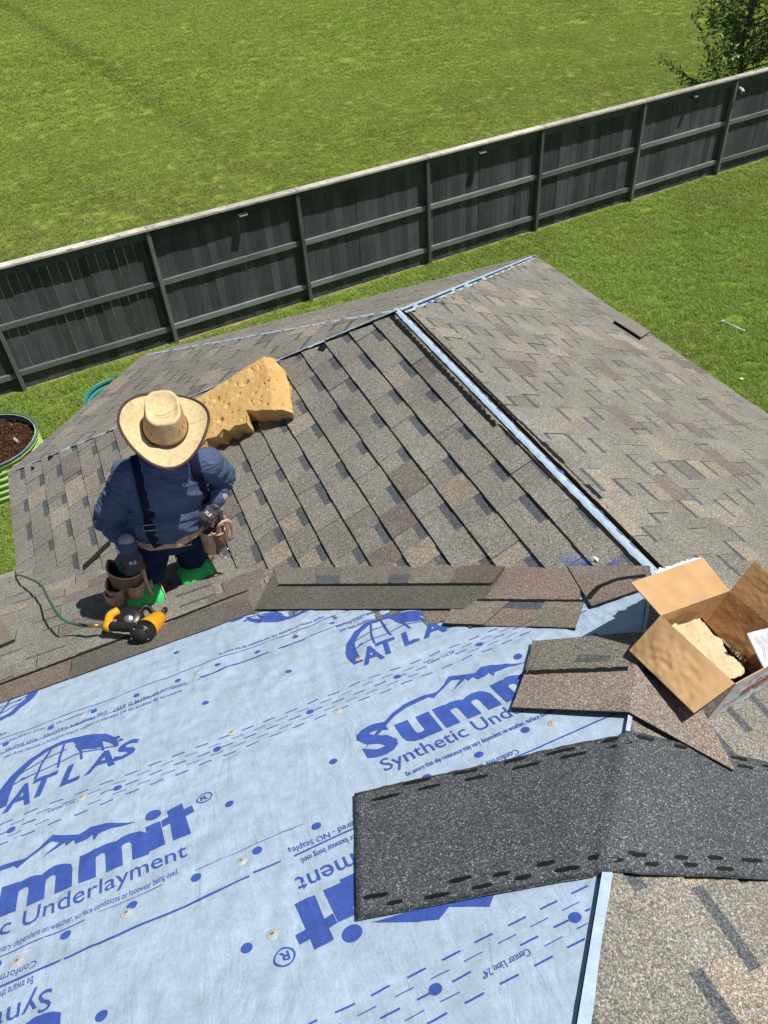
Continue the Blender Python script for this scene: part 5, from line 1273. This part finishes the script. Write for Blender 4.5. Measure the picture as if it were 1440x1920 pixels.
# ---- coil roofing nailer
gun = empty('nail_gun', (-1.79, -1.25, -.45), 'yellow and black coil roofing nailer resting on the shingles below the knee pads', 'nail gun')
M_YEL = simple('yellow_plastic', (.75, .36, .012), .38, .5, .1, 50, .1); M_RUB = simple('black_rubber', (.02, .02, .022), .7, .3, .1, 200, .4); M_CHR = simple('brushed_metal', (.6, .6, .58), .28, .5, .2, 120, .2, .9)
gh = onN(V((-1.765, -1.33, 0))); 
a_ = V((-1.772, -1.345, -.378)); b_ = V((-1.695, -1.20, -.47)); bd = (b_-a_).normalized()
bm = bmesh.new(); lathe(bm, a_, bd, [(.04, .012), (.046, .016), (.047, .05), (.043, .1), (.037, .15), (.031, .178), (.018, .184)], 26); bmobj('housing', bm, M_YEL, gun, True)
bm = bmesh.new(); lathe(bm, a_, bd, [(.036, -.031), (.044, -.029), (.0485, -.02), (.049, .026), (.045, .028)], 26); bmobj('end_cap', bm, M_BLK, gun, True)
bm = bmesh.new(); lathe(bm, a_, bd, [(.03, -.039), (.032, -.033), (.032, -.03)], 20); bmobj('exhaust_plate', bm, M_RUB, gun, True)
_sx = bd.orthogonal().normalized(); _sy = bd.cross(_sx)
for k in range(5):
    bm = bmesh.new(); c_ = a_+_sx*(.037*math.cos(k*1.2566))+_sy*(.037*math.sin(k*1.2566))-bd*.031; lathe(bm, c_, -bd, [(.0042, 0), (.0042, .003), (.003, .004)], 8); bmobj('screw', bm, M_CHR, gun)
bm = bmesh.new(); box(bm, a_+bd*.078+V((0, -.028, .037)), bd, bd.cross(V((0, -.6, .8))).normalized(), V((0, -.6, .8)), .045, .02, .001); bmobj('black_label', bm, M_BLK, gun)
bm = bmesh.new(); lathe(bm, b_, bd, [(.016, 0), (.014, .03), (.01, .06), (.008, .075)], 12); tube(bm, [b_+bd*.02+Z*.012, b_+bd*.05+Z*.025+X_*.01, b_+bd*.07+Z*.01], .009, 8); tube(bm, [b_+bd*.0+Z*.02-X_*.02, b_-bd*.03-X_*.05+Z*.005], .011, 8); bmobj('nose', bm, M_BLK, gun, True)
g0 = V((-1.78, -1.32, -.368)); g1_ = V((-1.905, -1.195, -.425))
bm = bmesh.new(); tube(bm, [g0.lerp(g1_, t) for t in (0, .1, .3, .5, .7, .9, 1)], [.02, .0215, .021, .0205, .021, .0215, .019], 14); bmobj('grip', bm, M_RUB, gun, True)
bm = bmesh.new(); tube(bm, [g1_.lerp(g0, .12), g1_, g1_+(g1_-g0).normalized()*.02], [.0225, .026, .022], 14); tube(bm, catmull([g1_+V((0, .0, .005)), g1_+V((.015, .05, .005)), g1_+V((.05, .07, -.0))], 4), .019, 10); bmobj('handle_end', bm, M_YEL, gun, True)
bm = bmesh.new(); tube(bm, [g1_+(g1_-g0).normalized()*t for t in (.02, .035, .06)], [.011, .011, .008], 10); bmobj('air_fitting', bm, M_CHR, gun, True)
cc_ = V((-1.815, -1.165, -.452)); cn = V((.02, -.25, .95)).normalized()
bm = bmesh.new(); lathe(bm, cc_-cn*.03, cn, [(.05, 0), (.058, .006), (.059, .03), (.056, .042), (.04, .05), (.02, .053)], 28); bmobj('coil_canister', bm, M_BLK, gun, True)
bm = bmesh.new(); lathe(bm, V((-1.817, -1.215, -.405)), V((-.05, -.5, .85)), [(.014, 0), (.0185, .002), (.0185, .006), (.016, .008)], 22); bmobj('depth_dial', bm, M_CHR, gun, True)
bm = bmesh.new(); tube(bm, catmull([cc_+V((.04, 0, .01)), cc_+V((.075, .03, .005)), b_+V((-.02, .02, 0))], 5), .013, 8, flat=.7); bmobj('feed_arm', bm, M_BLK, gun, True)
bm = bmesh.new(); tube(bm, catmull([g0+V((-.03, .03, -.012)), g0+V((-.055, .045, -.025)), g0+V((-.07, .05, -.01))], 4), .005, 6); bmobj('trigger', bm, M_BLK, gun, True)
# air hose
hp = g1_+(g1_-g0).normalized()*.06
ho = empty('air_hose', hp, 'thin green air hose looping from the nailer toward the left eave', 'air hose')
M_HOSE = simple('green_hose', (.02, .11, .07), .45, .4)
bm = bmesh.new(); tube(bm, catmull([hp+V((-.045, .02, 0)), (-2.045, -1.08, -.462), (-2.10, -1.02, -.447), (-2.155, -.8, -.52), (-2.21, -.55, -.66), (-2.29, -.315, -.80), (-2.38, -.1, -.93), (-2.44, .06, -1.05), (-2.47, .2, -1.14)], 8), .0052, 8); bmobj('hose', bm, M_HOSE, ho, True)
bm = bmesh.new(); tube(bm, [hp, hp+V((-.022, .01, 0)), hp+V((-.047, .021, 0))], [.009, .009, .0075], 10); bmobj('coupler', bm, M_BRASS, ho, True)
bm = bmesh.new(); tube(bm, [hp+V((-.045, .02, 0)), V((-2.03, -1.09, -.463))], .0075, 8); bmobj('strain_relief', bm, M_BLK, ho, True)

# ------------------------------------------------------------------ yard things
def stadium(cx, cy, r, x1, n=14):
    P = []
    lo_, hi_ = min(cx, x1), max(cx, x1)
    for k in range(n+1): a = math.pi/2+k/n*math.pi; P.append((lo_+r*math.cos(a), cy+r*math.sin(a)))
    for k in range(n+1): a = -math.pi/2+k/n*math.pi; P.append((hi_+r*math.cos(a), cy+r*math.sin(a)))
    return P
def bed(name, cx, cy, r, x1, H, mat, matin, label, soil):
    o = empty(name, (cx, cy, zg), label, 'garden bed', 'metal garden beds'); vs = []; fs = []; prof = []
    for k in range(49): f = k/48; prof.append((r+.014*math.cos(f*6.5*2*math.pi)-.014, f*(H-.02)))
    n = 0
    for rr, h in prof:
        P = stadium(cx, cy, rr, x1); n = len(P); vs += [V((x, y, zg+h)) for x, y in P]
    for j in range(len(prof)-1):
        for i in range(n): fs.append((j*n+i, j*n+(i+1) % n, (j+1)*n+(i+1) % n, (j+1)*n+i))
    m = mk('wall_panel', vs, fs, [mat, matin], o, smooth=True); sm = m.modifiers.new('sol', 'SOLIDIFY'); sm.thickness = .006; sm.offset = -1; sm.material_offset = 1
    bm = bmesh.new(); P = stadium(cx, cy, r, x1); tube(bm, [V((x, y, zg+H-.015)) for x, y in P+[P[0]]], .013, 8); bmobj('rim', bm, matin if soil else mat, o, True)
    P = stadium(cx, cy, r-.03, x1); hs = H-.13 if soil else .05; vs = [V((0, 0, 0))]
    cx0 = (cx+x1)/2; vs = []; fs = []; G = 46; xs = [min(cx, x1)-r+(abs(x1-cx)+2*r)*i/G for i in range(G+1)]; ys = [cy-r+2*r*i/G for i in range(G+1)]
    def inside(x, y): xx = min(max(x, min(cx, x1)), max(cx, x1)); return math.hypot(x-xx, y-cy) < r-.012
    idx = {}
    for i, x in enumerate(xs):
        for j, y in enumerate(ys):
            xx = min(max(x, min(cx, x1)), max(cx, x1)); dx, dy_ = x-xx, y-cy; d = math.hypot(dx, dy_)
            if d > r-.012: x2, y2 = xx+dx/d*(r-.012), cy+dy_/d*(r-.012)
            else: x2, y2 = x, y
            idx[i, j] = len(vs); vs.append(V((x2, y2, zg+hs+.02*noise.noise(V((x*7, y*7, 0)))+.015*noise.noise(V((x*30, y*30, 0))))))
    for i in range(G):
        for j in range(G): fs.append((idx[i, j], idx[i+1, j], idx[i+1, j+1], idx[i, j+1]))
    mk('soil', vs, fs, M_MULCH if soil else M_YARD, o)
    return o
t = NT('bark_mulch'); co = t.coord(); v = t.vor(co, 60); sp_ = t.n('SeparateColor'); t.l(v, sp_.inputs[0]); t.col(t.ramp(sp_.outputs[0], [(0, (.012, .006, .004)), (.5, (.05, .02, .012)), (.9, (.11, .045, .025)), (1, (.25, .15, .08))])); t.rough(.9, .2); t.bump(sp_.outputs[1], 1, .03); M_MULCH = t.m
M_LIME = simple('lime_metal', (.42, .62, .22), .35, .5, .05); M_SLATE = simple('slate_blue_metal', (.12, .16, .2), .4, .5, .05); M_TEAL = simple('teal_metal', (.04, .27, .27), .35, .5, .06)
b1 = bed('garden_bed', -3.40, 5.74, .64, -4.6, .6, M_LIME, M_SLATE, 'lime green corrugated garden bed filled with dark bark mulch', True)
b2 = bed('garden_bed', -1.65, 6.02, .47, -1.1, .6, M_TEAL, M_TEAL, 'teal metal garden bed half hidden behind the roof corner', False)
rn = random.Random(9); bm = bmesh.new()
for k in range(700):
    a, r = rn.uniform(0, 6.28), .6*math.sqrt(rn.random()); c = V((-3.40+r*math.cos(a), 5.74+r*math.sin(a), zg+.485+.02*rn.random())); d = V((rn.gauss(0, 1), rn.gauss(0, 1), rn.gauss(0, .3))).normalized(); e = d.orthogonal().normalized(); box(bm, c, d, e, d.cross(e), rn.uniform(.02, .05), rn.uniform(.006, .014), .004)
o = bmobj('mulch_chips', bm, M_MULCH, b1); o['kind'] = 'stuff'
for i, (px_, py_, lb) in enumerate(((-3.42, 6.1, 'leftmost at the back'), (-3.08, 6.02, 'right one at the back'), (-3.05, 5.68, 'by the right rim'), (-3.3, 5.38, 'front one by the roof'))):
    bm = bmesh.new(); c = V((px_, py_, zg+.53)); yw = rn.uniform(0, 3); d = V((math.cos(yw), math.sin(yw), 0)); up_ = V((rn.uniform(-.5, .5), rn.uniform(-.5, .2), 1)).normalized(); box(bm, c, (d-up_*d.dot(up_)).normalized(), up_.cross(d).normalized(), up_, .035, .002, .09); o = bmobj('plant_tag', bm, M_WHT); tag(o, 'white plastic plant tag stuck in the mulch, '+lb+' of the four', 'plant tag', 'plant tags in the green garden bed')
bm = bmesh.new(); a, b = V((7.265, 4.383, zg+.05)), V((7.337, 3.979, zg+.05)); tube(bm, [a, b], .012, 8); d = (b-a).normalized(); e = V((-d.y, d.x, 0)); tube(bm, [a-e*.04+d*.01, a+e*.04+d*.01], .011, 8); tube(bm, [b-e*.0, b+e*.03-d*.02], .01, 8)
tag(bmobj('plastic_pipe', bm, M_WHITE, None, True), 'white plastic pipe with a short crossbar lying on the lawn at right', 'pipe')
bm = bmesh.new(); ellipsoid(bm, (6.38, 2.98, zg+.05), (X_, Y_, Z), (.03, .025, .012), 10); tag(bmobj('litter', bm, M_PAPER), 'tiny white scrap of litter on the lawn right of the eave', 'litter')
